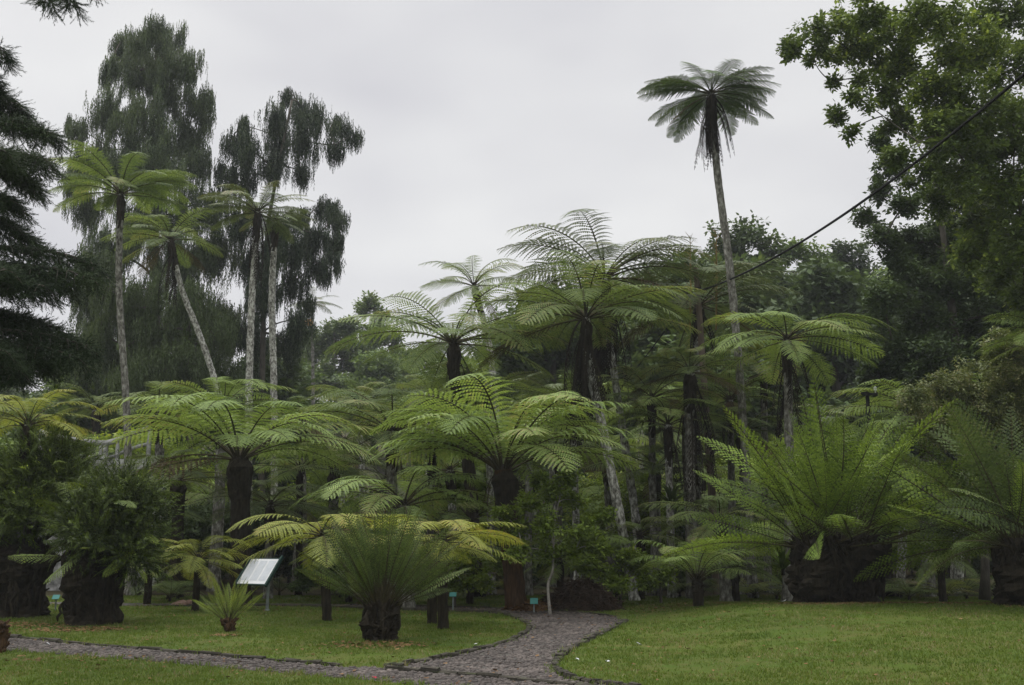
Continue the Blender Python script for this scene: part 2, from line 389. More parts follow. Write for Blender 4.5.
def tmpl_brush(seed=0, n=26):
    """bristly shoot along +X (unit length), tip turned up"""
    r = random.Random(seed); V, Fc = [], []
    for i in range(n):
        t = i/n; o = Vector((t, 0, .18*t*t)); a = r.uniform(0, 2*PI)
        q = Vector((0, math.cos(a), math.sin(a))); d = (q*.8 + Vector((.9,0,.1))).normalized(); l = .24*(1.1-.6*t)*r.uniform(.8,1.2)
        s = d.cross(q).normalized()*.022 if d.cross(q).length > 1e-3 else Vector((0,0,.02))
        b = len(V); V += [o-s, o+s, o+d*l+s*.2, o+d*l-s*.2]; Fc.append((b,b+1,b+2,b+3))
    return np.array([tuple(v) for v in V]), np.array(Fc)
TB = [tmpl_broad(i) for i in range(4)]; TW = [tmpl_weep(i) for i in range(5)]; TBR = [tmpl_brush(i) for i in range(4)]

def scatter(tmpls, pos, scale, dirs=None, upright=False, sz=None):
    """returns verts, faces of templates stamped at pos; dirs: local +X goes along dirs"""
    n = len(pos); k = rng.integers(0, len(tmpls), n); VV = []; FF = []; base = 0
    for ti, (V, Fc) in enumerate(tmpls):
        idx = np.nonzero(k == ti)[0]; m = len(idx)
        if m == 0: continue
        if dirs is not None:
            X = dirs[idx]/np.linalg.norm(dirs[idx], axis=1, keepdims=True)
            up = np.tile(np.array([0,0,1.0]), (m,1)) + rng.normal(0,.25,(m,3)); Y = np.cross(up, X); Y /= np.linalg.norm(Y,axis=1,keepdims=True)+1e-9; Z = np.cross(X, Y)
            R = np.stack([X,Y,Z], axis=2)
        else:
            a = rng.uniform(0, 2*PI, m); c, s = np.cos(a), np.sin(a); z = np.zeros(m); o = np.ones(m)
            R = np.stack([np.stack([c,-s,z],1), np.stack([s,c,z],1), np.stack([z,z,o],1)], 1)
            if not upright:
                b = rng.uniform(-.7,.7,m); cb, sb = np.cos(b), np.sin(b)
                R2 = np.stack([np.stack([o,z,z],1), np.stack([z,cb,-sb],1), np.stack([z,sb,cb],1)], 1); R = R @ R2
        sv = scale*(rng.uniform(.7,1.3,m) if tmpls is not TW else rng.uniform(.4,1.5,m))
        W = np.einsum('nij,vj->nvi', R, V)*sv[:,None,None] + pos[idx][:,None,:]
        VV.append(W.reshape(-1,3)); FF.append((Fc[None] + (np.arange(m)*len(V))[:,None,None]).reshape(-1, Fc.shape[1]) + base); base += m*len(V)
    return np.concatenate(VV), np.concatenate(FF)

def lobe_tree(name, label, cat, base, trunk_pts, lobes, kind='broad', leaf=.12, per=14, sprays=40, mat='broad', trunk_r=.3, bark='bark', group=None, spread=.34, flat=.75, yflat=1.0, twigs=True, seed=0, limb_r=None, lai=6, spray_area=.026, freq=1.4, zf=1.0, thr=.02, tm=None):
    """lobes: list of (centre, radius) in world space"""
    base = Vector(base); r = random.Random(seed)
    th = thing(name, label, cat, base, group)
    tp = through([Vector(p)-base for p in trunk_pts], 5); nt_ = len(tp)
    mb = MB(); mb.tube(tp, [trunk_r*(1.25 if i == 0 else 1-.75*i/nt_) for i in range(nt_)], 9, 0, rough=.06)
    mb.obj('trunk', [M[bark]], th, smooth=True)
    pos = []; dirs = []; lm = MB()
    L0 = [(Vector(c)-base, rad) for c, rad in lobes]
    def dtr(c): return min((t-c).length for t in tp)
    if kind == 'field': lm.tube(tp[max(1, nt_//3):], [trunk_r*.2]*len(tp[max(1, nt_//3):]), 6, 0)
    nodes = [(p, None) for p in tp[max(1, nt_//3):]]
    for c, rad in sorted(L0, key=lambda q: dtr(q[0])):
        # every bough grows out of the nearest older bough or the trunk
        s = min(nodes, key=lambda q: (q[0]-c).length + max(0, q[0].z-c.z)*.8)[0]
        lr = (limb_r or max(.02, min(trunk_r*.35, rad*.06)))*max(.45, 1-.06*dtr(c))
        m = s.lerp(c, .5)+Vector((r.gauss(0,.14), r.gauss(0,.14), r.uniform(-.05,.25)))*(c-s).length
        cur = bezier(s, m, c, 7); lm.tube(cur, [lr*(1.2-.6*q/7) for q in range(8)], 5, 0, cap=False)
        nodes.append((c, None)); nodes.append((cur[4], None))
        if kind != 'field':
            for k in range(per):
                d = Vector((r.gauss(0,1), r.gauss(0,1)*yflat, r.gauss(0,1)+.01)).normalized()*(r.random()**.45); d.z *= flat+.2
                cc = c + d*rad*.85
                if twigs: lm.tube([c+d*rad*.1, c.lerp(cc,.6)+Vector((0,0,.08*rad)), cc], [lr*.5, lr*.3, lr*.12], 4, 0, cap=False)
                q = rng.normal(0, 1, (sprays,3))*np.array([1,1,flat*.5])*rad*spread*r.uniform(.5,1.25)
                pos.append(np.array(cc)+q); dirs.append(q/rad + np.array(d)*1.2 + rng.normal(0,.2,(sprays,3)))
        else:
            n = int(lai*PI*rad*rad/spray_area); got = []; tries = 0; off = Vector((seed*7.1, 3.3, 1.7)); fz = Vector((freq, freq, freq*zf))
            while len(got) < n and tries < n*7:
                tries += 1
                d = Vector((r.gauss(0,1), r.gauss(0,1), r.gauss(0,1))); q = r.random()**(1/2.2)*1.45; p = c + d.normalized()*rad*q
                w_ = Vector((p.x*fz.x, p.y*fz.y, p.z*fz.z))+off
                if noise.noise(w_) + .55*noise.noise(w_*2.6) > thr + 1.0*max(0, q-.72):
                    got.append(tuple(p))
            for p in r.sample(got, min(len(got), 9)):
                pv = Vector(p); lm.tube([c+(pv-c)*.05, c.lerp(pv,.5)+Vector((r.gauss(0,.12), r.gauss(0,.12), r.gauss(.1,.08)))*rad, pv], [lr*.45, lr*.3, lr*.1], 4, 0, cap=False)
            if got: g = np.array(got); pos.append(g); dirs.append(g-np.array(c)+rng.normal(0,.3,g.shape))
    lm.obj('branches', [M[bark]], th)
    pos = np.concatenate(pos); dirs = np.concatenate(dirs)
    if kind == 'broad' or tm == 'b': V, Fc = scatter(TB, pos, leaf)
    elif kind == 'weep' or tm == 'w': V, Fc = scatter(TW, pos, leaf, upright=True)
    else:
        dirs[:,2] = dirs[:,2]*.5 + .1
        V, Fc = scatter(TBR, pos, leaf, dirs=dirs)
    obj('crown', new_mesh('crown', V, Fc, M[mat]), th)
    return th
def lp(Y, lst, dy=.8, seed=0):
    r = random.Random(seed)
    return [(P(x, y, Y+r.uniform(-dy, dy)), rad*Y/F) for x, y, rad in lst]
def copy_tree(src, loc, rz=0, s=1.0, label=None, group=None):
    c = src.copy(); col.objects.link(c); c.location = loc; c.rotation_euler = (0,0,rz); c.scale = (s,s,s)
    if label: c['label'] = label
    if group: c['group'] = group
    for ch in list(src.children):
        d = ch.copy(); col.objects.link(d); d.parent = c
    return c
# ================================================================== GROUND
def gp(lst): return [G(x, y).xy for x, y in lst]
low_bottom = [(-260,627), (-100,640), (0,650), (100,657.5), (250,670), (400,683), (560,702), (760,735)]
right_edge = [(900,722), (720,697), (640,690), (600,684.5), (574,680), (558,672), (555,665), (563,655), (578,646), (598,636), (615,628), (626,622)]
back_top = [(618,617.5), (590,614), (545,611), (490,608.3), (430,606.3), (350,604.8), (270,604.0), (200,603.4), (60,602.6), (-150,601.5)]
back_low = [(-150,604.0), (60,605.2), (200,606.2), (270,607.0), (350,608.2), (430,610.2), (485,612.6), (512,617), (527,624), (528,631), (512,640), (475,651), (430,660), (386,667)]
low_top = [(340,665.5), (300,662.5), (200,654.5), (100,646), (0,636), (-100,626.5), (-260,613.5)]
def dens(poly, closed=True, step=.22):
    out = []; n = len(poly)
    sm = poly
    for i in range(n if closed else n-1):
        a, b = Vector(sm[i]), Vector(sm[(i+1) % n]); k = max(1, int((b-a).length/step))
        for j in range(k): out.append(a.lerp(b, j/k))
    if not closed: out.append(Vector(sm[-1]))
    return out
def smooth2(lst):
    pts = through([Vector((p.x, p.y, 0)) for p in gp(lst)], 5); return [p.xy for p in pts]
sec = [smooth2(low_bottom), smooth2(right_edge), smooth2(back_top), smooth2(back_low), smooth2(low_top)]
poly = dens([p for s in sec for p in s], True)
pa = np.array([(p.x, p.y) for p in poly])
def in_poly(x, y):
    x = np.asarray(x); y = np.asarray(y); c = np.zeros(x.shape, bool); n = len(pa); j = n-1
    for i in range(n):
        xi, yi = pa[i]; xj, yj = pa[j]
        if yi != yj:
            t = ((yi > y) != (yj > y)) & (x < (xj-xi)*(y-yi)/(yj-yi)+xi); c ^= t
        j = i
    return c
def edge_dist(x, y):
    d = np.full(np.shape(x), 1e9)
    for px, py in pa[::2]: d = np.minimum(d, (x-px)**2+(y-py)**2)
    return np.sqrt(d)
pts = [tuple(p) for p in pa]; ne = len(pts)
edges = [(i, (i+1) % ne) for i in range(ne)]
def addgrid(x0, x1, y0, y1, st, hole=None):
    xs = np.arange(x0, x1+1e-6, st); ys = np.arange(y0, y1+1e-6, st); out = []
    for y in ys:
        for x in xs:
            if hole and hole[0] < x < hole[1] and hole[2] < y < hole[3]: continue
            out.append((x+rng.uniform(-.2,.2)*st, y+rng.uniform(-.2,.2)*st))
    return out
near = addgrid(-16, 16, 9, 29, .33)
na = np.array(near); near = [p for p, d in zip(near, edge_dist(na[:,0], na[:,1])) if d > .16]
allp = pts + near + addgrid(-40, 44, 3, 70, 1.6, (-16.6, 16.6, 8.4, 29.6)) + addgrid(-290, 290, -40, 300, 14, (-41, 45, 2, 71))
r_ = delaunay_2d_cdt([Vector(p) for p in allp], edges, [], 0, 1e-5)
vco = [(v.x, v.y) for v in r_[0]]; tris = np.array(r_[2])
va = np.array(vco); cen = va[tris].mean(axis=1); inside = in_poly(cen[:,0], cen[:,1])
hz = np.array([H(x, y) for x, y in vco])
def sub(name, mask, mat, dz=0.0, kind='structure'):
    t = tris[mask]; u, inv = np.unique(t, return_inverse=True)
    v = np.column_stack([va[u], hz[u]+dz])
    o = obj(name, new_mesh(name, v, inv.reshape(-1,3), mat)); o['kind'] = kind
    o.data.polygons.foreach_set('use_smooth', np.ones(len(o.data.polygons), bool)); return o
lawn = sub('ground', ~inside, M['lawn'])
path = sub('path', inside, M['path'])
# kerbs
def kerb(pts2, w=.10, h=.055):
    mb = MB(); P2 = [Vector(p) for p in pts2]; d = dens(P2, False, .24)
    for i in range(len(d)-1):
        a, b = d[i], d[i+1]; L = (b-a).length
        if L < .05: continue
        c = (a+b)/2; ang = math.atan2((b-a).y, (b-a).x)
        hh = h*random.uniform(.6,1.25); ww = w*random.uniform(.7,1.25)
        R = Matrix.Rotation(ang+random.uniform(-.08,.08), 3, 'Z') @ Matrix.Rotation(random.uniform(-.08,.08), 3, 'X')
        z = H(c.x, c.y)
        # chamfered rough stone
        l = L*random.uniform(.86, 1.0)
        vs = []
        for zz, k in ((-.06, 1), (hh*.6, 1), (hh, .72)):
            for sx, sy in ((-1,-1), (1,-1), (1,1), (-1,1)):
                vs.append(Vector((c.x, c.y, z)) + R @ Vector((sx*l/2*(k*.1+.9)+random.uniform(-.01,.01), sy*ww/2*k+random.uniform(-.008,.008), zz+random.uniform(-.008,.008))))
        fs = [(8,9,10,11)] + [(4*q+i_, 4*q+(i_+1)%4, 4*q+4+(i_+1)%4, 4*q+4+i_) for q in range(2) for i_ in range(4)]
        mb.add(vs, fs)
    o = mb.obj('kerb', M['kerb']); o['kind'] = 'structure'
    return o
kerb(sec[3][8:]); kerb(sec[4], .08, .045); kerb(sec[1][5:]); kerb(sec[2][:26], .09, .04)
kerb([Vector(p) for p in gp([(386,668.5), (440,673), (500,678.5), (556,684), (620,692)])], .10, .05)

# grass blades: uncountable
def blades():
    n = 125000
    x = rng.uniform(-15.5, 16, n); y = 10.2 + (29.5-10.2)*rng.random(n)**1.35
    vis = np.abs(x) < y*.56+.5
    x, y = x[vis], y[vis]
    ins = in_poly(x, y); ed = edge_dist(x, y)
    bare = np.array([noise.noise(Vector((a*.55+4, b*.8, 2))) for a, b in zip(x, y)]); rnd_ = rng.random(len(x))
    keep0 = ~((bare > .22) & (rnd_ < .75)) & ~((ed < .5) & (rng.random(len(x)) < .25))
    keep = (~ins & keep0) | ((ed < .12) & (rng.random(len(x)) < .7))
    x, y, ed = x[keep], y[keep], ed[keep]; n = len(x)
    z = np.array([H(a, b) for a, b in zip(x, y)])
    dens_n = np.array([noise.noise(Vector((a*.9, b*.9, 9))) for a, b in zip(x, y)])
    VV = []; FFs = []
    hgt = (.028 + .016*rng.random(n) + .02*np.clip(dens_n,0,1)) * np.where(ed < .16, 1.7, 1.0)
    b = 0
    for k in range(4):
        a = rng.uniform(0, 2*PI, n); w = .006+.004*rng.random(n); le = rng.uniform(.2,1.0,n)*hgt
        ox = x + rng.normal(0,.03,n); oy = y + rng.normal(0,.03,n)
        c, s = np.cos(a), np.sin(a); t = rng.uniform(0, 2*PI, n)
        v = np.stack([np.stack([ox-c*w, oy-s*w, z-.004],1), np.stack([ox+c*w, oy+s*w, z-.004],1), np.stack([ox+np.cos(t)*le, oy+np.sin(t)*le, z+hgt*rng.uniform(.6,1.2,n)],1)], 1)
        VV.append(v.reshape(-1,3)); FFs.append(np.arange(3*n).reshape(-1,3)+b); b += 3*n
    o = obj('grass', new_mesh('grass', np.concatenate(VV), np.concatenate(FFs), M['blade']))
    tag(o, 'short mown green grass on the lawns beside the curving path', 'grass', kind='stuff')
blades()
# path stones
def stones():
    n = 80000; x = rng.uniform(-13, 8, n); y = 9.5 + 16*rng.random(n)**1.3
    k = in_poly(x, y) & (np.abs(x) < y*.56+.5); x, y = x[k], y[k]; n = len(x)
    T = []
    for s in range(5):
        r = random.Random(s); ns = 7; vs = [];
        for zz, kk in ((-.2, 1.0), (.25, .95), (.48, .55)):
            for i in range(ns):
                a = 2*PI*i/ns; q = kk*r.uniform(.75, 1.1); vs.append((math.cos(a)*q, math.sin(a)*q*.8, zz+r.uniform(-.06,.06)))
        fs = [(i, (i+1) % ns, ns+(i+1) % ns, ns+i) for i in range(ns)] + [(ns+i, ns+(i+1) % ns, 2*ns+(i+1) % ns, 2*ns+i) for i in range(ns)]
        fs += [(2*ns, 2*ns+1, 2*ns+2, 2*ns+3), (2*ns, 2*ns+3, 2*ns+4, 2*ns+5), (2*ns, 2*ns+5, 2*ns+6, 2*ns+6)]
        fs = [f if len(set(f)) == 4 else (f[0], f[1], f[2], f[2]) for f in fs]
        T.append((np.array(vs), np.array([f for f in fs if len(set(f)) == 4])))
    pos = np.column_stack([x, y, [H(a, b) for a, b in zip(x, y)]]); V, Fc = scatter(T, pos, .034, upright=True)
    o = obj('path_stones', new_mesh('path_stones', V, Fc, M['stone']))
    tag(o, 'small dark volcanic cobbles set all over the curving path', 'cobbles', kind='stuff')
stones()
# fallen leaves
def litter(name, label, areas, seed, size=.05, mat='litter'):
    pos = []
    for cx, cy, rx, ry, n in areas:
        a = rng.uniform(0, 2*PI, n); q = np.sqrt(rng.random(n))*rng.uniform(.6,1.2,n)
        xx = cx+np.cos(a)*q*rx; yy = cy+np.sin(a)*q*ry
        pos.append(np.column_stack([xx, yy, [H(u, v)+.02 for u, v in zip(xx, yy)]]))
    pos = np.concatenate(pos)
    T = [(np.array([(0,-.3,0),(1,-.1,.15),(.9,.3,.2),(-.1,.3,0)]), np.array([(0,1,2,3)])), (np.array([(0,-.2,.1),(1,-.2,0),(1.1,.2,.1),(.1,.2,.0)]), np.array([(0,1,2,3)]))]
    V, Fc = scatter(T, pos, size)
    tag(obj(name, new_mesh(name, V, Fc, M[mat])), label, 'leaf litter', kind='stuff')
gc = G(840, 603)
litter('leaf_litter', 'brown fallen leaves scattered over the lawns and around the fern trunks',
       [(7.0,21.5,2.6,1.3,1500), (PX(380,15.9),15.9,.9,.5,350), (PX(85,18.6),18.6,1.2,.5,450), (PX(18,19.6),19.4,1.3,.6,450), (PX(228,17.3),17.3,.3,.2,60),
        (11.0,20.5,2.5,1.4,900), (0,17,14,8,900), (PX(698,23),24,2,1.2,400), (0,25,14,4,1200), (PX(60,14),14,2.5,.5,120)], 1, .045)

# ================================================================== NEAR CLUMPS
def clump(name, label, cat, base, trunks, fronds, mat=None, lib=CLF, trunk_mat='trunk_dark', stubs=20, seed=0, group=None, limbs=()):
    """trunks: (dx, dy, r_bottom, r_mid, r_top, height); fronds: (trunk index, n, L, ehi, elo)"""
    r = random.Random(seed); base = Vector(base); base.z = H(base.x, base.y); th = thing(name, label, cat, base, group)
    mb = MB()
    for dx, dy, rb, rm, rt, h in trunks:
        mb.tube([(dx,dy,-.15), (dx,dy,.05*h), (dx*1.02,dy,.4*h), (dx*1.05,dy,.8*h), (dx*1.05,dy,h)], [rb*1.1, rb, rm, rt, rt*.45], 22, 0, rough=.12, step=.07, lump=.5, lf=2.0/max(.5, h))
        for k in range(int(90*rm)):
            a = r.uniform(0, 2*PI); z0 = r.uniform(-.05, .6)*h; z1 = min(h*.98, z0+r.uniform(.25,.7)*h); zz = [z0+(z1-z0)*q/5 for q in range(6)]
            def rr_(z): t = max(0, z/h); return (rb+(rm-rb)*min(1, t/.4) if t < .4 else rm+(rt-rm)*min(1,(t-.4)/.5))*1.0
            kk = r.uniform(.9,1.12)
            mb.tube([(dx+math.cos(a+.1*q*r.uniform(-1,1))*rr_(z)*kk, dy+math.sin(a+.05*q)*rr_(z)*kk, z) for q, z in enumerate(zz)], [.012]+[r.uniform(.02,.05)]*4+[.012], 5, 0)
        for k in range(stubs):
            a = r.uniform(0, 2*PI); z = h*r.uniform(.15, 1.0); rr = rm*.92
            d = Vector((math.cos(a), math.sin(a), r.uniform(.5, 2.0))).normalized()
            b = Vector((dx+math.cos(a)*rr, dy+math.sin(a)*rr, z-.05)); mb.tube([b-d*.05, b+d*r.uniform(.04,.18)], [.045, .014], 5, 0)
    mb.obj('trunk', M[trunk_mat], th)
    for ti, n, L, ehi, elo in fronds:
        dx, dy, rb, rm, rt, h = trunks[ti]; a0 = r.uniform(0, 6)
        for i in range(n):
            t = (i+.5)/n; az = a0+i*2.39996+r.uniform(-.3,.3); e = ehi+(elo-ehi)*t**1.1+r.uniform(-12,12)
            q = rt*(.25+.65*t)
            put_frond(th, lib, e, az, L*r.uniform(.66,1.12), (dx*1.05+math.cos(az)*q, dy+math.sin(az)*q, h*(1-.12*t)-.05), mat if mat and r.random() < .8 else None, r)
    if limbs:
        lm = MB(); t0 = trunks[0]
        for x, y, z, n, L, ehi, elo in limbs:
            n = n*2//3
            e_ = Vector((x, y, z)); s = Vector((t0[0], t0[1], t0[5]*.85)); lm.tube(bezier(s, Vector((x*.8, y*.8, (s.z+z)*.5)), e_, 8), [.075-.005*q for q in range(9)], 9, 0, rough=.12)
            for i in range(n):
                t = (i+.5)/n; az = i*2.39996+r.uniform(-.4,.4); e = ehi+(elo-ehi)*t+r.uniform(-10,10); L = L*1.0
                put_frond(th, lib, e, az, 1.22*L*r.uniform(.7,1.15), e_+Vector((r.gauss(0,.12), r.gauss(0,.12), r.uniform(-.35,.05))), mat, r)
        lm.obj('limbs', M[trunk_mat], th)
        ps, ds = [], []
        for x, y, z, n, L, ehi, elo in limbs:
            q = rng.normal(0, 1, (210, 3)); q /= np.linalg.norm(q, axis=1, keepdims=True); q *= rng.random((210,1))**.4*np.array([.58,.58,.5])*L*1.05
            ps.append(q+np.array([x, y, z-.05])); ds.append(q*1.4+np.array([0,0,.15])+rng.normal(0,.35,(210,3)))
        V, Fc = scatter(TBR, np.concatenate(ps), .44, dirs=np.concatenate(ds)); obj('foliage', new_mesh('foliage', V, Fc, M['bushy']), th)
    return th

# centre clump
b = G(380, 640)
clump('fern_clump', 'dark green fern clump on a stout dark stump amid the lawn by the path fork', 'fern', b,
      [(0,0,.26,.28,.24,.62)], [(0,99,1.66,90,34)], lib=CLF, seed=3, stubs=46)
# small bright fern left of the sign
b = G(228, 632)
clump('fern_clump', 'small pale green young fern standing on the lawn left of the tilted white panel', 'fern', b,
      [(0,0,.085,.09,.07,.24)], [(0,30,.80,86,44)], mat='pale_f', lib=CLF, seed=5, stubs=10, trunk_mat='trunk_red')
# left stout pair
b = G(89, 624)
clump('stout_tree_fern', 'dark bushy fern on a thick pinched trunk, right one of the left pair', 'fern', b,
      [(-.06,0,.46,.40,.46,1.45), (.28,.12,.24,.22,.30,1.5)], [(0,8,1.1,70,0)], mat='clump_d', lib=BUF, seed=8, stubs=90,
      limbs=[(.30,0,2.25,13,.95,85,-20),(-.25,.05,1.95,12,.8,80,-25),(.75,.1,1.95,13,.85,75,-30),(.85,-.2,1.4,12,.75,55,-40),(.15,-.35,1.7,12,.8,70,-35),(.0,.3,2.4,12,.9,85,0),(.55,.2,2.5,12,.8,85,-10)])
b = G(18, 617)
clump('stout_tree_fern', 'dark bushy fern on a broad thick trunk at the left edge of the lawn', 'fern', b,
      [(0,0,.50,.46,.60,1.6), (-.5,.2,.4,.4,.5,1.5)], [(0,8,1.2,70,0)], mat='clump_d', lib=BUF, seed=9, stubs=90,
      limbs=[(.1,0,3.3,13,1.0,85,-10),(.7,.1,2.9,12,.9,80,-25),(1.0,0,2.2,12,.85,60,-35),(-.5,.0,2.7,12,1.0,85,-25),(.3,-.45,2.1,12,.9,65,-35),(.5,.35,3.3,11,.9,85,-10),(.1,-.2,2.7,12,.9,80,-20),(-.6,-.3,1.9,10,.9,60,-30)])
# giant clump, right
b = G(840, 602, .3)
clump('giant_fern_clump', 'huge fern clump on a wide dark rough trunk, on the rise beyond the path', 'fern', b,
      [(-.46,-.05,.42,.50,.50,1.32), (0,.1,.60,.70,.66,1.50), (.42,0,.44,.46,.60,1.42), (.2,.35,.5,.55,.5,1.5)],
      [(0,31,3.0,82,-4), (1,26,3.2,88,40), (2,29,3.0,80,4), (3,14,3.5,86,50)], mat='clump_g', lib=GIF, seed=11, stubs=150)
b = G(1040, 612, .2)
clump('giant_fern_clump', 'huge dark fern clump at the right edge arching toward its wider neighbour', 'fern', b,
      [(-.3,0,.42,.45,.5,1.3), (.5,.1,.5,.5,.55,1.4)], [(0,52,2.9,86,5), (1,46,3.1,86,10)], mat='clump_l', lib=GIF, seed=12, stubs=120)
# reddish stump at left frame edge
b = G(-6, 652); mb = MB()
mb.tube([(0,0,-.1), (0,0,.05), (.02,0,.2), (0,0,.36), (0,0,.44)], [.17,.16,.15,.15,.06], 14, 0, rough=.16, step=.04)
for k in range(40):
    a = random.uniform(0,6.28); z = random.uniform(.05,.42); d = Vector((math.cos(a), math.sin(a), .9)).normalized()
    mb.tube([(math.cos(a)*.13, math.sin(a)*.13, z-.03), Vector((math.cos(a)*.13, math.sin(a)*.13, z-.03))+d*.09], [.03,.01], 5, 0)
o = mb.obj('fern_stump', M['trunk_red']); o.location = (b.x, b.y, 0); tag(o, 'knobbly reddish brown fern stump at the left edge in front of the path', 'stump')

# ================================================================== TREE FERNS, one row each
def tf(label, cpx, cpy, Y, L, bpx=None, by=None, **k):
    c = P(cpx, cpy, Y); bx = PX(bpx if bpx is not None else cpx, Y)
    b = Vector((bx, Y if by is None else by, 0))
    mid = k.pop('mid', None)
    if mid: k['mid'] = [P(x, y, Y) for x, y in reversed(mid)]
    return tree_fern(label, c, b, L, **k)
S = iter(range(1000, 2000))
tf('tall left tree fern with a slim pale trunk beside the drooping cypress', 121, 194, 31, 2.7, 132, n=16, lib=TFS, r0=.12, trunk='trunk_grey', mat='frond', ehi=55, elo=10, mid=[(119,290),(127,420)], seed=1, skirt=5, skirt_len=1.0, dead_mat='dead_b')
tf('tree fern whose pale trunk leans left over the low fern crowns', 170, 240, 35, 2.3, 240, n=15, r0=.12, trunk='trunk_pale', mat='frond', ehi=62, elo=-8, mid=[(182,290),(205,350),(226,430)], seed=2, skirt=12, skirt_len=2.0)
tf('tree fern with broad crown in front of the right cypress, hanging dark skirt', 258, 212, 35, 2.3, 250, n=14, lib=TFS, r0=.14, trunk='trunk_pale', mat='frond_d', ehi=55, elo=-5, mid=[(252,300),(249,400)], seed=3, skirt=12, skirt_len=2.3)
tf('slender pale trunked tree fern with small sparse crown right of the skirted one', 275, 222, 37, 1.5, 276, n=9, r0=.135, r1=.12, trunk='trunk_pale', mat='frond_d', ehi=50, elo=-20, mid=[(272,300),(274,400)], seed=4)
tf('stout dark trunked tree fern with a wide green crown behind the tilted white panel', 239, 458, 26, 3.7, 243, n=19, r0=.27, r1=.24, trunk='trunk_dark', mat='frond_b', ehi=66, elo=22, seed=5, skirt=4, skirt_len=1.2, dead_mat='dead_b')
tf('low wide tree fern crown right behind the stout fern near the white panel', 222, 412, 32, 2.7, 215, n=15, r0=.2, mat='frond_b', ehi=66, elo=10, seed=6)
tf('green tree fern crown beside the slim left trunk, above the old railing', 158, 415, 34, 2.6, 170, n=14, r0=.18, mat='frond', ehi=66, elo=10, seed=7)
tf('green tree fern crown behind the railing at far left', 96, 410, 44, 2.3, 100, n=11, r0=.18, mat='frond', ehi=55, elo=10, seed=8)
tf('fresh green tree fern crown between the stout fern and the central group', 300, 425, 34, 2.5, 305, n=14, r0=.18, mat='frond', ehi=55, elo=5, seed=9)
tf('broad green tree fern crown left of the central dark trunk', 392, 432, 30, 3.5, 392, n=16, r0=.18, mat='frond', ehi=58, elo=4, seed=10, skirt=6, skirt_len=1.3, dead_mat='dead_b')
tf('low tree fern crown behind the middle fern clump', 404, 505, 24.5, 2.8, 410, n=14, r0=.17, mat='frond_b', ehi=55, elo=5, seed=11)
tf('mid height tree fern crown above the dark shrubs at the centre left', 335, 470, 31, 2.2, 330, n=13, r0=.17, mat='frond', ehi=50, elo=5, seed=12)
tf('dark trunked tree fern with flat spreading crown against the sky, left of the central trio', 453, 343, 29, 3.7, 478, n=17, r0=.19, trunk='trunk_dark', mat='frond', ehi=52, elo=0, mid=[(456,390),(470,480)], seed=13, skirt=9, skirt_len=1.6)
tf('small high tree fern with thin see-through crown behind the central group', 474, 286, 36, 2.3, 500, n=12, r0=.13, trunk='trunk_pale', mat='frond', ehi=78, elo=-12, mid=[(490,350),(498,450)], seed=14, skirt=5, skirt_len=1.2)
tf('big front tree fern with steeply raised fan of fronds on a thick brown trunk', 503, 470, 23.8, 3.9, 517, n=22, r0=.24, r1=.22, trunk='trunk_red', mat='frond_b', ehi=78, elo=30, mid=[(510,530)], seed=15, skirt=3, skirt_len=1.2, dead_mat='dead_b')
tf('tall pale leaning tree fern with long black skirt, front of the central trio', 586, 318, 27, 3.5, 634, n=18, r0=.14, trunk='trunk_pale', mat='frond', ehi=55, elo=6, mid=[(590,370),(603,430),(627,555)], seed=16, skirt=26, skirt_len=2.9)
tf('tallest fern of the central trio with see-through crown over the front one', 605, 278, 30, 3.9, 641, n=18, r0=.13, trunk='trunk_pale', mat='frond_d', ehi=56, elo=8, mid=[(608,330),(618,400),(636,520)], seed=17, skirt=28, skirt_len=3.2)
tf('wide dark tree fern crown beside the brown pole carrying the cable', 699, 306, 32, 3.5, 697, n=17, r0=.17, trunk='trunk_grey', mat='frond_d', ehi=58, elo=0, seed=18, skirt=16, skirt_len=2.2)
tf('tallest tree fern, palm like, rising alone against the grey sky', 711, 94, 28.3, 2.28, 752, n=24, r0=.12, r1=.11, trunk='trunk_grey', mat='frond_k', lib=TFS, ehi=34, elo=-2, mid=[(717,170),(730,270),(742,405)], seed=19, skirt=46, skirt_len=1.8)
tf('bright tree fern with drooping crown and old stalks, above the giant clump', 787, 340, 26, 2.9, 785, n=15, r0=.13, trunk='trunk_grey', mat='frond_b', ehi=48, elo=-6, seed=20, skirt=13, skirt_len=2.3)
tf('shorter tree fern with shaggy dark skirt left of the brown pole', 690, 372, 28, 1.95, 692, n=14, r0=.17, trunk='trunk_grey', mat='frond', ehi=55, elo=0, seed=21, skirt=18, skirt_len=3.0)
tf('tree fern crown low behind the pale leaning trunks', 606, 452, 33, 2.4, 610, n=13, r0=.16, mat='frond_b', ehi=55, elo=8, seed=22)
tf('brownish tree fern crown behind the left flank of the giant clump', 742, 432, 30, 2.3, 745, n=14, r0=.16, mat='frond', ehi=52, elo=0, seed=23)
tf('green tree fern hiding the foot of the little black crossarm pole', 856, 452, 27, 2.3, 858, n=13, r0=.15, mat='frond_b', ehi=62, elo=10, seed=41)
tf('bright green tree fern sweeping up behind the little black crossarm pole', 925, 420, 29, 3.1, 925, n=17, r0=.2, mat='frond_b', ehi=62, elo=8, seed=24)
tf('tree fern reaching in from the right edge above the grey shrub', 1056, 338, 24, 2.0, 1058, n=13, r0=.2, mat='frond_b', ehi=45, elo=5, seed=25)
tf('small tree fern with a fan of slim stalks, right of the path bend', 697, 580, 22.6, 1.75, 697, n=13, r0=.12, r1=.12, trunk='trunk_dark', mat='frond_b', ehi=80, elo=42, seed=26, crownbulge=1.15)
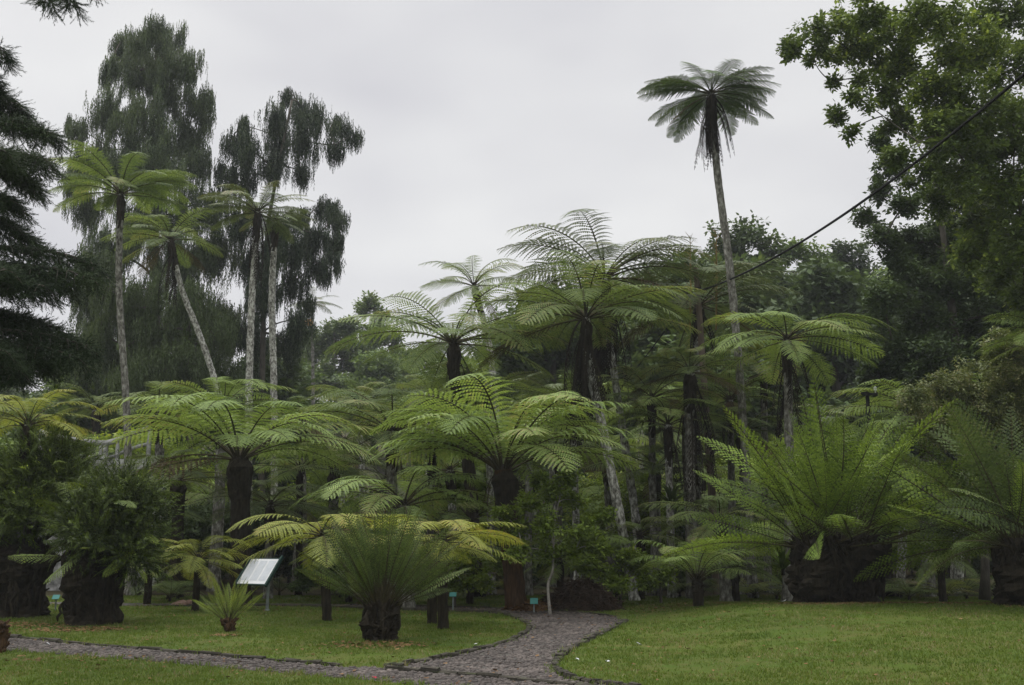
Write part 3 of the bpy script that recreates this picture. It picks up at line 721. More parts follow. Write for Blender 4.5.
tf('small yellowish tree fern on a thin dark trunk left of the white panel', 198, 560, 23.2, 1.35, 198, n=14, r0=.085, trunk='trunk_dark', mat='frond_y', ehi=58, elo=-8, seed=27, crownbulge=1.2)
tf('yellow green tree fern, taller thin dark trunk right of the middle clump', 444, 540, 18.8, 1.75, 444, by=18.8, n=12, r0=.105, trunk='trunk_dark', mat='frond_y', ehi=42, elo=2, seed=28, crownbulge=1.2)
tf('yellow green tree fern, shorter dark trunk just right of the middle clump', 433, 548, 20.0, 1.3, 433, n=9, r0=.10, trunk='trunk_dark', mat='frond_y', ehi=40, elo=0, seed=29, crownbulge=1.2)
tf('yellowish tree fern spreading behind the middle clump over the white panel', 322, 536, 20.6, 2.0, 330, n=12, r0=.10, trunk='trunk_dark', mat='frond_y', ehi=38, elo=0, seed=30, crownbulge=1.2)
tf('yellowing tree fern arching over the dark bushy fern at far left', 28, 425, 21.5, 1.75, 25, n=13, r0=.12, mat='frond_y', ehi=62, elo=10, seed=31)
tf('small tree fern on the shaded lawn under the right arch of fronds', 940, 553, 26, 1.25, 940, n=11, r0=.1, trunk='trunk_dark', mat='frond', ehi=40, elo=-15, seed=32)
tf('thin tree fern on shaded lawn just right of the giant clump trunk', 886, 525, 29, 1.5, 888, n=11, r0=.12, trunk='trunk_dark', mat='frond', ehi=45, elo=-10, seed=33)
tf('dim green tree fern low between the stout fern and the middle clump', 270, 505, 28, 2.0, 270, n=13, r0=.13, mat='frond_d', ehi=50, elo=-5, seed=34)
tf('tree fern on a dark trunk left of the stout fern by the white panel', 178, 480, 29, 2.3, 178, n=14, r0=.2, trunk='trunk_dark', mat='frond_d', ehi=55, elo=0, seed=35)
tf('tree fern crown in the gap between front fan and pale leaning trunk', 560, 440, 35, 2.4, 556, n=13, r0=.2, trunk='trunk_grey', mat='frond', ehi=55, elo=0, seed=36, skirt=6)
tf('tree fern behind the sapling with a straight grey trunk', 552, 395, 38, 2.1, 552, n=12, r0=.16, trunk='trunk_grey', mat='frond_d', ehi=50, elo=-5, seed=37, skirt=10, skirt_len=2)
tf('tree fern low behind the small fern on the lawn', 655, 470, 30, 2.3, 655, n=13, r0=.17, trunk='trunk_grey', mat='frond', ehi=50, elo=0, seed=38)
tf('tree fern with thin grey trunk and small crown behind the bright skirted one', 764, 372, 31, 1.7, 767, n=11, r0=.12, trunk='trunk_grey', mat='frond_d', ehi=50, elo=0, seed=39)
tf('low fern crown touching the left flank of the giant clump', 720, 520, 26, 2.0, 725, n=12, r0=.16, trunk='trunk_grey', mat='frond', ehi=50, elo=-5, seed=40)
for i, (x, cy, Y, Lf, bx, lab) in enumerate((
    (487,392,30.5,2.2,492,'slim pale trunked tree fern just left of the big front fan of fronds'),
    (532,415,29.5,2.3,528,'slim pale trunked tree fern just right of the big front fan of fronds'),
    (572,405,31,2.2,578,'thin grey tree fern between the sapling and the leaning pale trunk'),
    (652,398,29.5,2.3,656,'slim pale tree fern between the leaning trunks and the shaggy skirted one'),
    (668,425,28.5,2.2,671,'slender grey tree fern close left of the shaggy dark skirt'),
    (730,400,30.5,2.2,733,'slender tree fern between the brown pole and the tall lone trunk foot'),
    (360,405,37,2.4,362,'slim grey tree fern behind the broad crown left of centre'),
    (432,450,31,2.4,430,'tree fern with narrow trunk left of the central dark trunk'))):
    tf(lab, x, cy, Y, Lf, bx, n=11, r0=.12, trunk='trunk_pale' if i % 2 == 0 else 'trunk_grey', mat='frond_b' if i % 3 else 'frond', ehi=56, elo=4, seed=800+i, skirt=4)
for i, (x, cy, Y, Lf) in enumerate(((470,560,26,1.5),(590,548,27,1.7),(640,535,27.5,1.7),(350,560,26.5,1.6),(560,560,26.5,1.4),(150,560,26,1.4),(735,568,26,1.3),(300,470,30,2.2),(380,560,26,1.3))):
    tf('knee high green tree fern at the shaded back edge of the lawn', x, cy, Y, Lf, x, n=10, r0=.1, trunk='trunk_dark', mat='frond_b' if i % 2 else 'frond', ehi=56, elo=-4, seed=900+i, group='short tree ferns along the back of the lawn')
# unnamed crowd further back
fill = [(60,500,33),(135,510,30),(20,480,34),(210,500,36),(300,505,34),(350,520,30),(385,480,38),(450,470,34),(470,520,29),(535,470,40),(580,505,37),(640,500,38),(670,430,39),
        (700,470,36),(740,505,33),(790,470,36),(850,455,34),(905,480,33),(960,500,31),(1000,470,33),(1035,520,28),(430,395,42),(640,400,42),(820,420,40),(345,440,42),(130,455,42),(520,415,42),(955,540,34),(830,520,32),(740,560,34)]
for i, (x, y, Y) in enumerate(fill):
    tf('background tree fern crowded into the shade under the taller fern crowns', x, y, Y, random.uniform(1.8, 2.7), x+random.uniform(-8,8), n=11, r0=random.uniform(.13,.2), trunk=random.choice(['trunk_dark','trunk_pale','trunk_grey','trunk_pale']),
       mat=random.choice(['frond_d','frond','frond_b','frond_b']), ehi=55, elo=-10, seed=500+i, group='crowded tree ferns in the back shade', skirt=random.choice([0,0,5]), skirt_len=1.3)

# ground ferns along the back edge of the lawn
for i in range(46):
    px = random.uniform(110, 1010); Y = random.uniform(26.5, 31)
    if 640 < px < 760 and Y < 27: continue
    b = Vector((PX(px, Y), Y, H(PX(px,Y), Y)))
    th = thing('ground_fern', 'low bushy ground fern in the dark bed along the back of the lawn', 'fern', b, 'ground ferns in the back bed')
    mb = MB(); mb.tube([(0,0,-.05),(0,0,.12)], [.06,.03], 7, 0, rough=.1); mb.obj('rootstock', M['trunk_dark'], th)
    m_ = random.choice(['frond','frond_d','frond_d','frond_y','clump_l']); L = random.uniform(.7,1.3)
    for k in range(10):
        put_frond(th, TF, random.uniform(30,75), k*2.4+random.uniform(-.3,.3), L*random.uniform(.8,1.1), (0,0,.08), m_)

# ================================================================== TREES
# weeping cypresses
Y = 48
lobe_tree('weeping_cypress', 'tall dark drooping cypress at left, taller and denser one of the pair', 'tree', (PX(150,Y),Y,0),
    [P(150,600,Y), P(152,420,Y), P(156,250,Y), P(158,120,Y), P(156,40,Y)],
    lp(Y, [(150,32,20),(172,38,18),(122,40,14),(190,62,18),(112,66,16),(140,70,26),(170,88,26),(200,108,16),(112,110,24),(145,120,28),(185,135,26),(206,95,12),(98,150,16),(78,128,12),(66,120,7),(150,150,26),(165,60,22),(135,50,20),(84,165,18),(120,160,26),(160,170,30),(200,160,18),
           (90,205,20),(74,180,14),(200,205,26),(150,220,30),(110,250,28),(180,260,30),(220,250,24),(95,300,26),(140,310,32),(190,320,32),(90,350,28),(225,320,26),(150,370,34),(205,380,34),(80,400,24),(120,400,28)], 2.2, 1),
    'field', .62, tm='w', lai=7.5, spray_area=.024, freq=1.5, zf=.55, thr=-.06, mat='cypress', trunk_r=.24, seed=1)
lobe_tree('weeping_cypress', 'ragged drooping cypress right of the denser one, tassels hanging against the sky', 'tree', (PX(285,Y-1),Y-1,0),
    [P(262,600,47), P(262,400,47), P(266,250,47), P(276,180,47), P(292,100,47)],
    lp(47, [(289,92,10),(300,110,18),(276,112,16),(318,118,18),(338,122,14),(355,135,10),(280,135,20),(305,140,18),(335,145,13),(245,125,12),(232,140,12),(250,150,20),(240,175,18),(270,165,18),(300,170,13),(225,165,12),
            (322,205,14),(335,215,14),(342,235,10),(318,235,16),(300,215,12),(336,258,10),(326,270,10),(312,262,13),(330,245,12),(308,232,13),(300,250,14),(285,225,16),(270,235,18),(283,250,20),(240,215,20),(265,290,22),(295,280,16),(308,300,10),(255,260,20),(300,320,16),(245,330,24),(285,340,18),(262,390,26),(230,400,22)], 1.8, 2),
    'field', .60, tm='w', lai=7, spray_area=.024, freq=1.6, zf=.5, thr=-.03, mat='cypress', trunk_r=.17, seed=2)
lobe_tree('weeping_cypress', 'greener low cypress behind the leaning tree fern, under the tall dark one', 'tree', (PX(190,43),43,0),
    [P(190,600,43), P(190,420,43), P(190,330,43)],
    lp(43, [(190,300,24),(160,330,24),(215,335,24),(130,310,22),(100,330,20),(185,365,28),(140,375,26),(225,380,24),(110,290,18),(95,260,16),(120,360,24),(150,290,18)], 1.5, 3),
    'field', .55, tm='w', lai=8, spray_area=.022, freq=1.5, zf=.6, thr=-.08, mat='cypress_g', trunk_r=.2, seed=3)

# dark conifer at left edge: trunk outside the frame
def conifer():
    Y = 15; bx = PX(-75, Y); th = thing('dark_conifer', 'near dark conifer at the left edge with brushy drooping branch tiers', 'tree', (bx, Y, 0))
    base = Vector((bx, Y, 0)); mb = MB(); mb.tube([(0,0,-.1),(0,0,4),(0,0,9),(0,0,12.5)], [.42,.34,.2,.05], 10, 0, rough=.06, step=.5); mb.obj('trunk', M['bark'], th)
    tiers = [ # branch tips in the picture: (px, py, Y, droop, n sub)
        (48,132,14.6,.2),(40,158,14,.3),(14,118,15.6,.2),(32,182,15,.3),(10,200,14.2,.35),(0,150,13.4,.3),
        (90,262,14.8,.3),(84,275,14.2,.3),(66,282,15.2,.35),(40,285,13.8,.35),(30,240,15.6,.2),(5,270,13.4,.3),
        (84,345,14.6,.25),(70,355,14.2,.3),(48,362,15.2,.35),(15,370,14,.3),(30,330,15.4,.2),(0,350,13.4,.3),(62,332,15.5,.2),
        (-6,86,14.8,.2),(2,58,14.4,.2),(72,2,13.0,.5),(92,-14,13.2,.4),(48,0,12.8,.5)]
    bm_ = MB(); pos, dr = [], []
    for x, y, yy, dp in tiers:
        tip = P(x, y, yy)-base; s = Vector((0, 0, tip.z+(.25 if y > 100 else .9 if y > 30 else 2.6)))
        if y < 30: tip = tip
        m = s.lerp(tip, .55)+Vector((0,0,.25)); cur = bezier(s, m, tip, 14)
        bm_.tube(cur, [.05*(1-.85*i/14)+.004 for i in range(15)], 5, 0)
        for i in range(3, 15):
            if y < 90 and i < (11 if y > 30 else 10): continue
            T = (cur[min(i+1,14)]-cur[i-1]).normalized(); side = T.cross(Vector((0,0,1))).normalized()
            for sd in (-1, 1):
                L = (.55*(1-.6*i/14)+.10)*random.uniform(.7,1.15)*(.55 if y < 90 else 1)
                d = (T*.75+side*sd*.8+Vector((0,0,-dp))).normalized(); e = cur[i]+d*L
                sub_ = bezier(cur[i], cur[i]+d*L*.5+Vector((0,0,.06)), e-Vector((0,0,L*.25)), 7); bm_.tube(sub_, [.012-.0012*k for k in range(8)], 4, 0, cap=False)
                for k in range(1, 8):
                    for q in range(5 if y > 90 else 4):
                        t = (sub_[k]-sub_[k-1]).normalized(); rd = Vector((random.gauss(0,1), random.gauss(0,1), random.gauss(0,.7)))*.55
                        pos.append(tuple(sub_[k]+rd*.05)); dr.append(tuple(t+rd+Vector((0,0,-.15))))
    bm_.obj('branches', M['bark'], th)
    V, Fc = scatter(TBR, np.array(pos), .17, dirs=np.array(dr)); obj('crown', new_mesh('crown', V, Fc, M['conifer']), th)
conifer()

# right broadleaf trees
Y = 24
lobe_tree('broadleaf_tree', 'large leafy tree overhanging the upper right corner, branches reaching left over the sky', 'tree', (PX(1110,Y),Y,0),
    [P(1110,640,Y), P(1100,400,Y), P(1085,220,Y), P(1075,90,Y), P(1060,-60,Y)],
    lp(Y, [(800,46,16),(822,34,20),(845,18,18),(838,52,20),(862,40,22),(815,62,10),(865,10,20),(892,28,24),(880,62,22),(855,78,12),(832,82,9),(862,100,12),(838,118,12),(850,132,9),(882,92,18),(905,60,26),(930,20,30),(925,90,26),
           (965,50,36),(1000,20,36),(1015,70,36),(960,100,32),(900,125,22),(940,135,28),(985,130,36),(1020,130,34),(900,155,16),(930,175,24),(975,175,34),(1015,185,34),(945,205,22),(985,220,30),(1020,240,32),(1000,270,28),(970,255,20),(1025,300,26)], 1.6, 5),
    'field', .125, tm='b', lai=8, spray_area=.030, freq=1.9, thr=-.02, mat='broad', trunk_r=.5, seed=5, limb_r=.025)
lobe_tree('broadleaf_tree', 'dark tree behind the overhanging one, lighter sky showing through its left side', 'tree', (PX(960,33),33,0),
    [P(965,600,33), P(960,400,33), P(945,250,33), P(930,150,33)],
    lp(33, [(880,190,14),(870,215,14),(895,165,18),(885,240,18),(910,200,16),(930,240,20),(975,240,24),(905,245,18),(880,140,14),(935,190,18),(960,150,30),(950,225,18),(985,200,30),(905,275,22),(950,280,32),(990,260,34),(885,300,22),(925,320,34),(975,320,36),(1020,310,34),(875,340,24),(880,380,26),(915,395,28),(895,350,26),(940,370,34),(1000,370,36),(1030,240,30)], 2, 6),
    'field', .16, tm='b', lai=8.5, spray_area=.048, freq=1.3, thr=-.08, mat='broad_d', trunk_r=.2, seed=6, limb_r=.04)
lobe_tree('olive_shrub', 'large grey green small leaved shrub behind the right edge fern clump', 'shrub', (PX(985,26.5),26.5,0),
    [P(985,600,26.5), P(985,480,26.5), P(985,420,26.5)],
    lp(26.5, [(985,395,34),(1015,375,34),(955,405,26),(930,425,20),(1035,395,34),(1005,350,22),(1030,345,22),(975,430,34),(915,400,14),(940,390,18),(1020,430,34)], .9, 7),
    'field', .08, tm='b', lai=7, spray_area=.012, freq=2.4, thr=-.08, mat='olive', trunk_r=.12, seed=7, limb_r=.02)

# forest behind: individual trees on the rising ground
bt = [
 ('rounded dark tree on the hill left of the tall lone fern trunk', 745, 60, [(722,245,17),(745,238,18),(765,250,18),(735,265,22),(760,275,22),(705,262,14),(720,290,24),(750,300,26),(775,290,22)], 'broad_d'),
 ('tree on the hill directly right of the tall lone fern trunk', 805, 64, [(790,255,16),(810,262,18),(775,268,14),(800,285,24),(825,275,16),(790,310,26),(820,310,26),(805,340,28)], 'broad_m'),
 ('pointed tree on the hill with two small spires, left of the great right tree', 845, 68, [(838,250,8),(840,262,14),(855,262,14),(862,250,8),(845,285,22),(865,285,20),(835,310,24),(865,320,28),(850,350,30)], 'broad_d'),
 ('dark tree behind the bright drooping fern crown', 860, 52, [(850,340,24),(875,350,26),(835,370,26),(865,385,28),(900,370,28),(820,395,26)], 'broad_d'),
 ('dim tree behind the wide dark fern crown and cable', 690, 62, [(680,255,12),(672,280,20),(700,300,24),(665,310,24),(685,340,28),(720,335,26)], 'broad_d'),
 ('hazy tree on the far hill with a thin feathery top', 372, 95, [(372,300,8),(362,310,9),(380,315,9),(352,330,13),(375,335,14),(395,345,14),(365,355,18),(390,370,18)], 'broad_m'),
 ('hazy rounded tree on the far hill right of the slim palm', 340, 88, [(345,325,12),(328,330,12),(335,350,18),(355,360,18),(320,350,14),(340,385,22),(318,380,18)], 'broad_d'),
 ('hazy tree on the far hill left of the slim palm', 305, 92, [(300,335,12),(312,345,14),(295,355,16),(310,375,18),(295,390,18)], 'broad_d'),
 ('hazy tree on the far hill behind the flat spreading crown', 415, 90, [(405,365,14),(420,358,14),(435,368,16),(410,385,20),(430,400,22),(450,385,20)], 'broad_m'),
]
for i, (lab, px, Y, lob, m_) in enumerate(bt):
    g_ = Vector((PX(px, Y), Y, 0)); g_.z = H(g_.x, g_.y); cx = sum(a[0] for a in lob)/len(lob); cy = min(a[1] for a in lob)
    lobe_tree('forest_tree', lab, 'tree', g_, [g_-Vector((0,0,.3)), P(cx, cy+60, Y), P(cx, cy+8, Y)], lp(Y, lob, 1.5, 30+i), 'field', .30 if Y < 80 else .36, tm='b', lai=7, spray_area=.17, freq=.8, thr=-.08, mat=m_, trunk_r=.3, seed=30+i, twigs=False)
def proto_tree(seed, hgt, rad, m_, label, group, leaf=.34, loc=(0,0,0)):
    r = random.Random(seed); base = Vector(loc); lob = []
    for k in range(17):
        a = r.uniform(0, 6.28); z = hgt*(.30+.66*(k/16)); q = rad*math.sin(PI*min(1, .22+.78*(k/16)))*r.uniform(.3,1)
        lob.append((base+Vector((math.cos(a)*q, math.sin(a)*q, z)), rad*r.uniform(.35,.5)))
    return lobe_tree('forest_tree', label, 'tree', base, [base-Vector((0,0,.5)), base+Vector((.2,0,hgt*.5)), base+Vector((0,.1,hgt*.92))], lob, 'broad', leaf, per=9, sprays=20, mat=m_, trunk_r=.28, spread=.34, seed=seed, twigs=False, group=group)
FG = 'trees of the forest on the slope behind'
FL = 'dark leafy tree massed with its neighbours in the forest on the slope behind'
spots = []
for Y, st, x0, x1 in ((50,7,-34,34), (58,7.5,-38,40), (68,8,-46,46), (80,9,-56,54), (95,10,-62,62)):
    x = x0
    while x < x1:
        px = 512+x/Y*F
        spots.append((x+random.uniform(-1.5,1.5), Y+random.uniform(-2.5,2.5))); x += st*random.uniform(.85,1.15)
protos = [proto_tree(60, 11, 3.6, 'broad_d', FL, FG), proto_tree(61, 10, 3.9, 'broad_m', FL, FG), proto_tree(62, 12, 3.2, 'broad_d', FL, FG)]
# height of the skyline in the photograph along x, as a limit on tree height
sky_px = [(-100,250),(60,150),(280,200),(300,345),(350,335),(420,365),(480,330),(520,300),(600,290),(660,262),(740,250),(800,268),(870,262),(900,200),(1100,100)]
def skyline(px):
    for (a, ya), (b_, yb) in zip(sky_px, sky_px[1:]):
        if a <= px <= b_: return ya+(yb-ya)*(px-a)/(b_-a)
    return 250
used = [0,0,0]
for i, (x, y) in enumerate(spots):
    px = 512+x/y*F
    if 285 < px < 450 and y < 78: continue
    top = P(px, skyline(px)+random.uniform(2,26), y).z; g0 = H(x, y); hh = top-g0
    if hh < 2.5: continue
    k = random.randrange(3); h0 = (11,10,12)[k]; s = min(1.35, hh/h0)
    if px < 320 and px > -200: s = min(s, .9)
    if not used[k]: o = protos[k]; used[k] = 1; o.location = (x, y, g0-.2); o.scale = (s,s,s); o.rotation_euler[2] = random.uniform(0,6.28)
    else: copy_tree(protos[k], (x, y, g0-.2), random.uniform(0,6.28), s)

# dark broad shrubs closing the view behind the lawn
SG = 'dark shrubs in the bed behind the lawn'
def shrub(loc, w, h, m_, label, group, seed, leaf=.10, sprays=30):
    r = random.Random(seed); base = Vector(loc); lob = [(base+Vector((r.uniform(-.6,.6)*w, r.uniform(-.4,.4)*w, h*r.uniform(.2,.85))), w*r.uniform(.34,.5)) for k in range(9)]
    return lobe_tree('shrub', label, 'shrub', base, [base-Vector((0,0,.1)), base+Vector((0,0,h*.4)), base+Vector((.1,0,h*.8))], lob, 'broad', leaf, per=9, sprays=sprays, mat=m_, trunk_r=.05, spread=.34, seed=seed, group=group)
SL = 'dark leafy shrub filling the shaded bed behind the lawn under the tree ferns'
sp = [shrub((0,0,0), 1.6, 2.2, 'broad_d', SL, SG, 80), shrub((0,0,0), 1.7, 2.9, 'bright', SL, SG, 81), shrub((0,0,0), 1.4, 1.8, 'broad_d', SL, SG, 82)]
used = [0,0,0]
for i in range(50):
    px = -20 + 1090*((i*0.618034) % 1); Y = random.uniform(33, 46); x = PX(px, Y); k = i % 3; s = random.uniform(.75, 1.5)*(1+.35*(Y > 38))
    if 860 < px < 1000 and Y < 34: continue
    loc = (x, Y, H(x, Y)-.05)
    if not used[k]: used[k] = 1; o = sp[k]; o.location = loc; o.scale = (s,s,s)
    else: copy_tree(sp[k], loc, random.uniform(0,6.28), s)

# sapling with white stem
Y = 22.3; b = G(547, 608); 
lobe_tree('sapling', 'young sapling with a thin whitish crooked stem and bright leaves beside the path bend', 'tree', (b.x,Y,0),
    [(b.x,Y,-.05), P(548,585,Y), P(553,568,Y), P(554,530,Y), P(560,495,Y)],
    lp(Y, [(552,492,12),(575,500,13),(530,505,13),(515,525,13),(545,525,15),(580,528,15),(600,515,11),(520,550,12),(548,552,13),(575,550,12),(598,545,9),(505,512,8),(566,478,9),(540,480,8)], .35, 8),
    'broad', .095, per=9, sprays=13, mat='bright', trunk_r=.036, bark='white_bark', spread=.36, seed=8, limb_r=.014)
for (px, pyb, Yb, lob, lab) in (
    (620,600,25,[(590,565,12),(610,575,13),(630,560,12),(600,550,10),(618,585,10)], 'low glossy leaved bush behind the brush heap'),
    (455,603,25,[(440,570,11),(465,565,12),(480,580,12),(455,585,12),(495,565,10)], 'low bright leaved bush right of the two thin fern trunks'),
    (330,600,26,[(310,570,10),(335,560,12),(300,585,10),(345,585,11)], 'low bush half hidden behind the middle fern clump'),
    (660,600,25.5,[(645,585,10),(665,575,10),(640,565,10)], 'small bush left of the little fern with slim stalks')):
    lobe_tree('bush', lab, 'shrub', (PX(px,Yb),Yb,0), [(PX(px,Yb),Yb,-.05), P(px,585,Yb), P(px,570,Yb)], lp(Yb, lob, .4, px), 'broad', .10, per=9, sprays=16, mat='bright' if px != 330 else 'broad_m', trunk_r=.04, spread=.34, seed=px, limb_r=.012)

# brush heap and mulch mound beside the path
def heap(name, label, c, rx, ry, h, mat, n, seed, stick=True, tl=.5):
    r = random.Random(seed); mb = MB(); N_ = 22; rings = 8; vs = [(0,0,h)]
    for q in range(1, rings+1):
        t = q/rings
        for i in range(N_):
            a = 2*PI*i/N_; k = r.uniform(.88,1.1); vs.append((math.cos(a)*rx*t*k, math.sin(a)*ry*t*k, h*(1-t**1.7)*r.uniform(.85,1.1)-.06*t))
    fs = [(0, 1+i, 1+(i+1) % N_) for i in range(N_)] + [(1+(q-1)*N_+i, 1+q*N_+i, 1+q*N_+(i+1) % N_, 1+(q-1)*N_+(i+1) % N_) for q in range(1, rings) for i in range(N_)]
    mb.add(vs, fs, 0)
    for i in range(n):
        a = r.uniform(0, 2*PI); t = r.random()**.6; p = Vector((math.cos(a)*rx*t, math.sin(a)*ry*t, h*(1-t**1.7)))
        d = Vector((r.gauss(0,1), r.gauss(0,1), r.gauss(.1,.45))).normalized(); L = tl*r.uniform(.4,1.1)
        if stick:
            mb.tube([p-d*L*.5, p+Vector((0,0,.05)), p+d*L*.5-Vector((0,0,.05))], [.012,.01,.004], 4, 0, cap=False)
        else:
            s = d.cross(Vector((0,0,1))).normalized()*L*.3; mb.add([p-s, p+d*L*.5-s*.6, p+d*L*.6+s*.6, p+s], [(0,1,2,3)], 1)
    o = mb.obj(name, [M[mat], M['litter']]); o.location = c; tag(o, label, 'heap'); return o
b = G(575, 606); heap('brush_heap', 'dark brown heap of dead fern brush behind the white stemmed sapling', (b.x+.05, 24.0, 0), .95, .8, .62, 'brush', 620, 1)
b = G(535, 606); heap('mulch_mound', 'low mound of reddish brown fallen leaves left of the dead brush heap', (b.x-.1, 23.7, 0), .7, .5, .20, 'litter', 900, 2, False, .12)

# spiky epiphyte rosettes
def rosette(label, px, py, Y, L, n, mat, seed):
    r = random.Random(seed); th = P(px, py, Y); mb = MB()
    for i in range(n):
        a = i*2.4; e = math.radians(r.uniform(5, 80)); l = L*r.uniform(.75,1.1); w = .035*L/.6
        prev = None; p = Vector((0,0,0)); vs = []
        for k in range(7):
            t = k/6; ee = e-1.1*t*t; d = Vector((math.cos(a)*math.cos(ee), math.sin(a)*math.cos(ee), math.sin(ee)))
            if k: p = p+d*l/6
            s = Vector((-math.sin(a), math.cos(a), 0))*w*(1-t**1.5)*(.6+.8*min(t*3,.5)); vs += [p-s+Vector((0,0,.01)), p+s+Vector((0,0,.01))]
        mb.add(vs, [(2*k, 2*k+1, 2*k+3, 2*k+2) for k in range(6)], 0)
    mb.tube([(0,0,-.12),(0,0,.03)], [.05,.04], 7, 1)
    o = mb.obj('bromeliad', [M[mat], M['trunk_dark']]); o.location = th; tag(o, label, 'plant'); return o
rosette('yellow green spiky rosette plant perched on a thin trunk left of the bright drooping fern', 760, 352, 30.5, 1.0, 38, 'frond_y', 1)
rosette('green spiky rosette plant low among the trunks behind the small lawn fern', 672, 505, 27, .9, 36, 'clump_l', 2)
rosette('spiky rosette at the foot of the giant clump on its left side', 783, 570, 24, .9, 30, 'clump_g', 3)

# slim palm with orange fruit far behind
Y = 62; b = Vector((PX(313,Y), Y, 0)); b.z = H(b.x, b.y)
th = thing('slim_palm', 'slim distant palm with an orange ball of fruit under its crown', 'palm', b)
top = P(312, 303, Y)-b; mb = MB(); mb.tube([(0,0,-.2), top*.5, top], [.14,.11,.09], 9, 0, rough=.05, step=.5); mb.obj('trunk', M['trunk_grey'], th)
for i in range(12): put_frond(th, TF, random.uniform(-10,70), i*2.4, 2.1*random.uniform(.8,1.1), top, 'frond_d')
mb = MB(); fc = P(310,323,Y)-b-Vector((0,.25,0))
for i in range(70):
    d = Vector((random.gauss(0,1), random.gauss(0,1), random.gauss(0,1))).normalized()*random.uniform(.1,.26); mb.tube([fc+d*.6, fc+d*.95, fc+d*1.25], [.02,.06,.02], 6, 0)
M['orange'] = rough_mat('orange_fruit', [(.3,(.35,.20,.08)),(.7,(.55,.36,.16))], 6, bump=0); mb.obj('fruit_cluster', M['orange'], th)
# dead bare stalks above the dark crown near the pole
for (px, py0, py1, lab) in ((716,330,232,'upright brown dead stalk right of the brown pole top'), (690,330,236,'upright brown dead stalk left of the brown pole top')):
    Y = 31.6; b = P(px, py0, Y); t_ = P(px, py1, Y)-b; mb = MB(); mb.tube([(0,0,0), t_*.6+Vector((.03,0,0)), t_], [.03,.025,.01], 6, 0)
    for k in range(60):
        z = random.uniform(.25,1); a = random.uniform(0,6.28); p = t_*z; d = Vector((math.cos(a), math.sin(a), .9))*random.uniform(.08,.22)
        mb.tube([p, p+d], [.012,.004], 4, 0, cap=False)
    M.setdefault('stalk', rough_mat('dry_stalk', [(.3,(.12,.09,.035)),(.7,(.24,.18,.08))], 6, bump=0))
    o = mb.obj('dead_stalk', M['stalk']); o.location = b; tag(o, lab, 'stalk')

# ================================================================== BUILT THINGS
# tilted information panel
b = G(267, 611.5); th = thing('information_panel', 'tilted white panel in a dark green frame on a grey post in the lawn', 'sign', (b.x, b.y, 0))
Yp = b.y; cpos = P(258.5, 571.5, Yp) - Vector((b.x, b.y, 0))
R = Matrix.Rotation(math.radians(-24), 3, 'Z') @ Matrix.Rotation(math.radians(48), 3, 'X')
W_, H_ = .84, .74
mb = MB(); mb.box(cpos, (W_-.04, H_-.02, .02), 0, R); panel_o = mb.obj('panel', M['white'], th)
mb = MB()
for k in range(3): mb.box(cpos + R @ Vector((-.24+.24*k, .02, .0135)), (.19, .56, .004), 0, R)
mb.obj('faded_print', M['faint'], panel_o)
for s in (-1, 1):
    mb = MB(); mb.box(cpos + R @ Vector((s*(W_/2), .02, .0)), (.05, H_+.12, .07), 0, R); mb.obj('side_frame', M['green_paint'], th)
for s in (-1, 1):
    mb = MB(); mb.box(cpos + R @ Vector((0, s*(H_/2+.005), 0)), (W_-.055, .025, .035), 0, R); mb.obj('cross_frame', M['green_paint'], th)
mb = MB(); pz = cpos.z-.05; mb.tube([(cpos.x*.0,0,-.1), (0,0,pz-.12), (0,.02,pz-.02)], [.035]*3, 10, 0); mb.tube([(0,0,0), (0,0,.05)], [.07,.06], 10, 0)
mb.tube([(0,.0,pz-.22), cpos + R @ Vector((-.25, 0, -.04))], [.02,.02], 8, 0); mb.tube([(0,.0,pz-.22), cpos + R @ Vector((.25, -.1, -.04))], [.02,.02], 8, 0)
mb.obj('post', M['galv'], th)
# little plant labels
def plabel(label, px, py, Y, m_='teal', w=.16, hh=.09):
    p = P(px, py, Y); th = thing('plant_label', label, 'label', (p.x, Y, H(p.x, Y)))
    z = p.z-H(p.x, Y); R_ = Matrix.Rotation(math.radians(50), 3, 'X')
    mb = MB(); mb.box((0,0,z), (w, hh*1.3, .012), 0, R_); mb.obj('plate', M[m_], th)
    mb = MB(); mb.tube([(0,.02,-.05), (0,.02,z-.012)], [.018,.018], 8, 0); mb.obj('stake', M['galv'], th)
plabel('small teal plant label between the two thick fern trunks at left', 56, 597, 23.5)
plabel('small teal plant label right of the two thin dark fern trunks', 453, 594.5, 23.8)
plabel('small teal plant label on the mulch mound left of the sapling', 534, 601, 22.7, w=.17, hh=.12)
plabel('pale plant label at the foot of the small yellowish tree fern', 195, 603, 23.6, 'white', .12, .08)
# reddish rocks near it
for i, (px, py, s) in enumerate(((181,605,.12),(188,604,.10),(176,605.5,.09))):
    b = G(px, py); mb = MB(); N_ = 9
    mb.tube([(0,0,-.03), (0,0,.02), (.01,0,s*.7), (0,0,s)], [s*.8, s*1.1, s*.8, s*.3], N_, 0, rough=.2)
    o = mb.obj('rock', M['rock']); o.location = (b.x, b.y, 0); o.scale = (1.3,1,1)
    tag(o, 'small reddish rock in a row at the back edge of the lawn', 'rock', 'reddish rocks at the lawn edge')
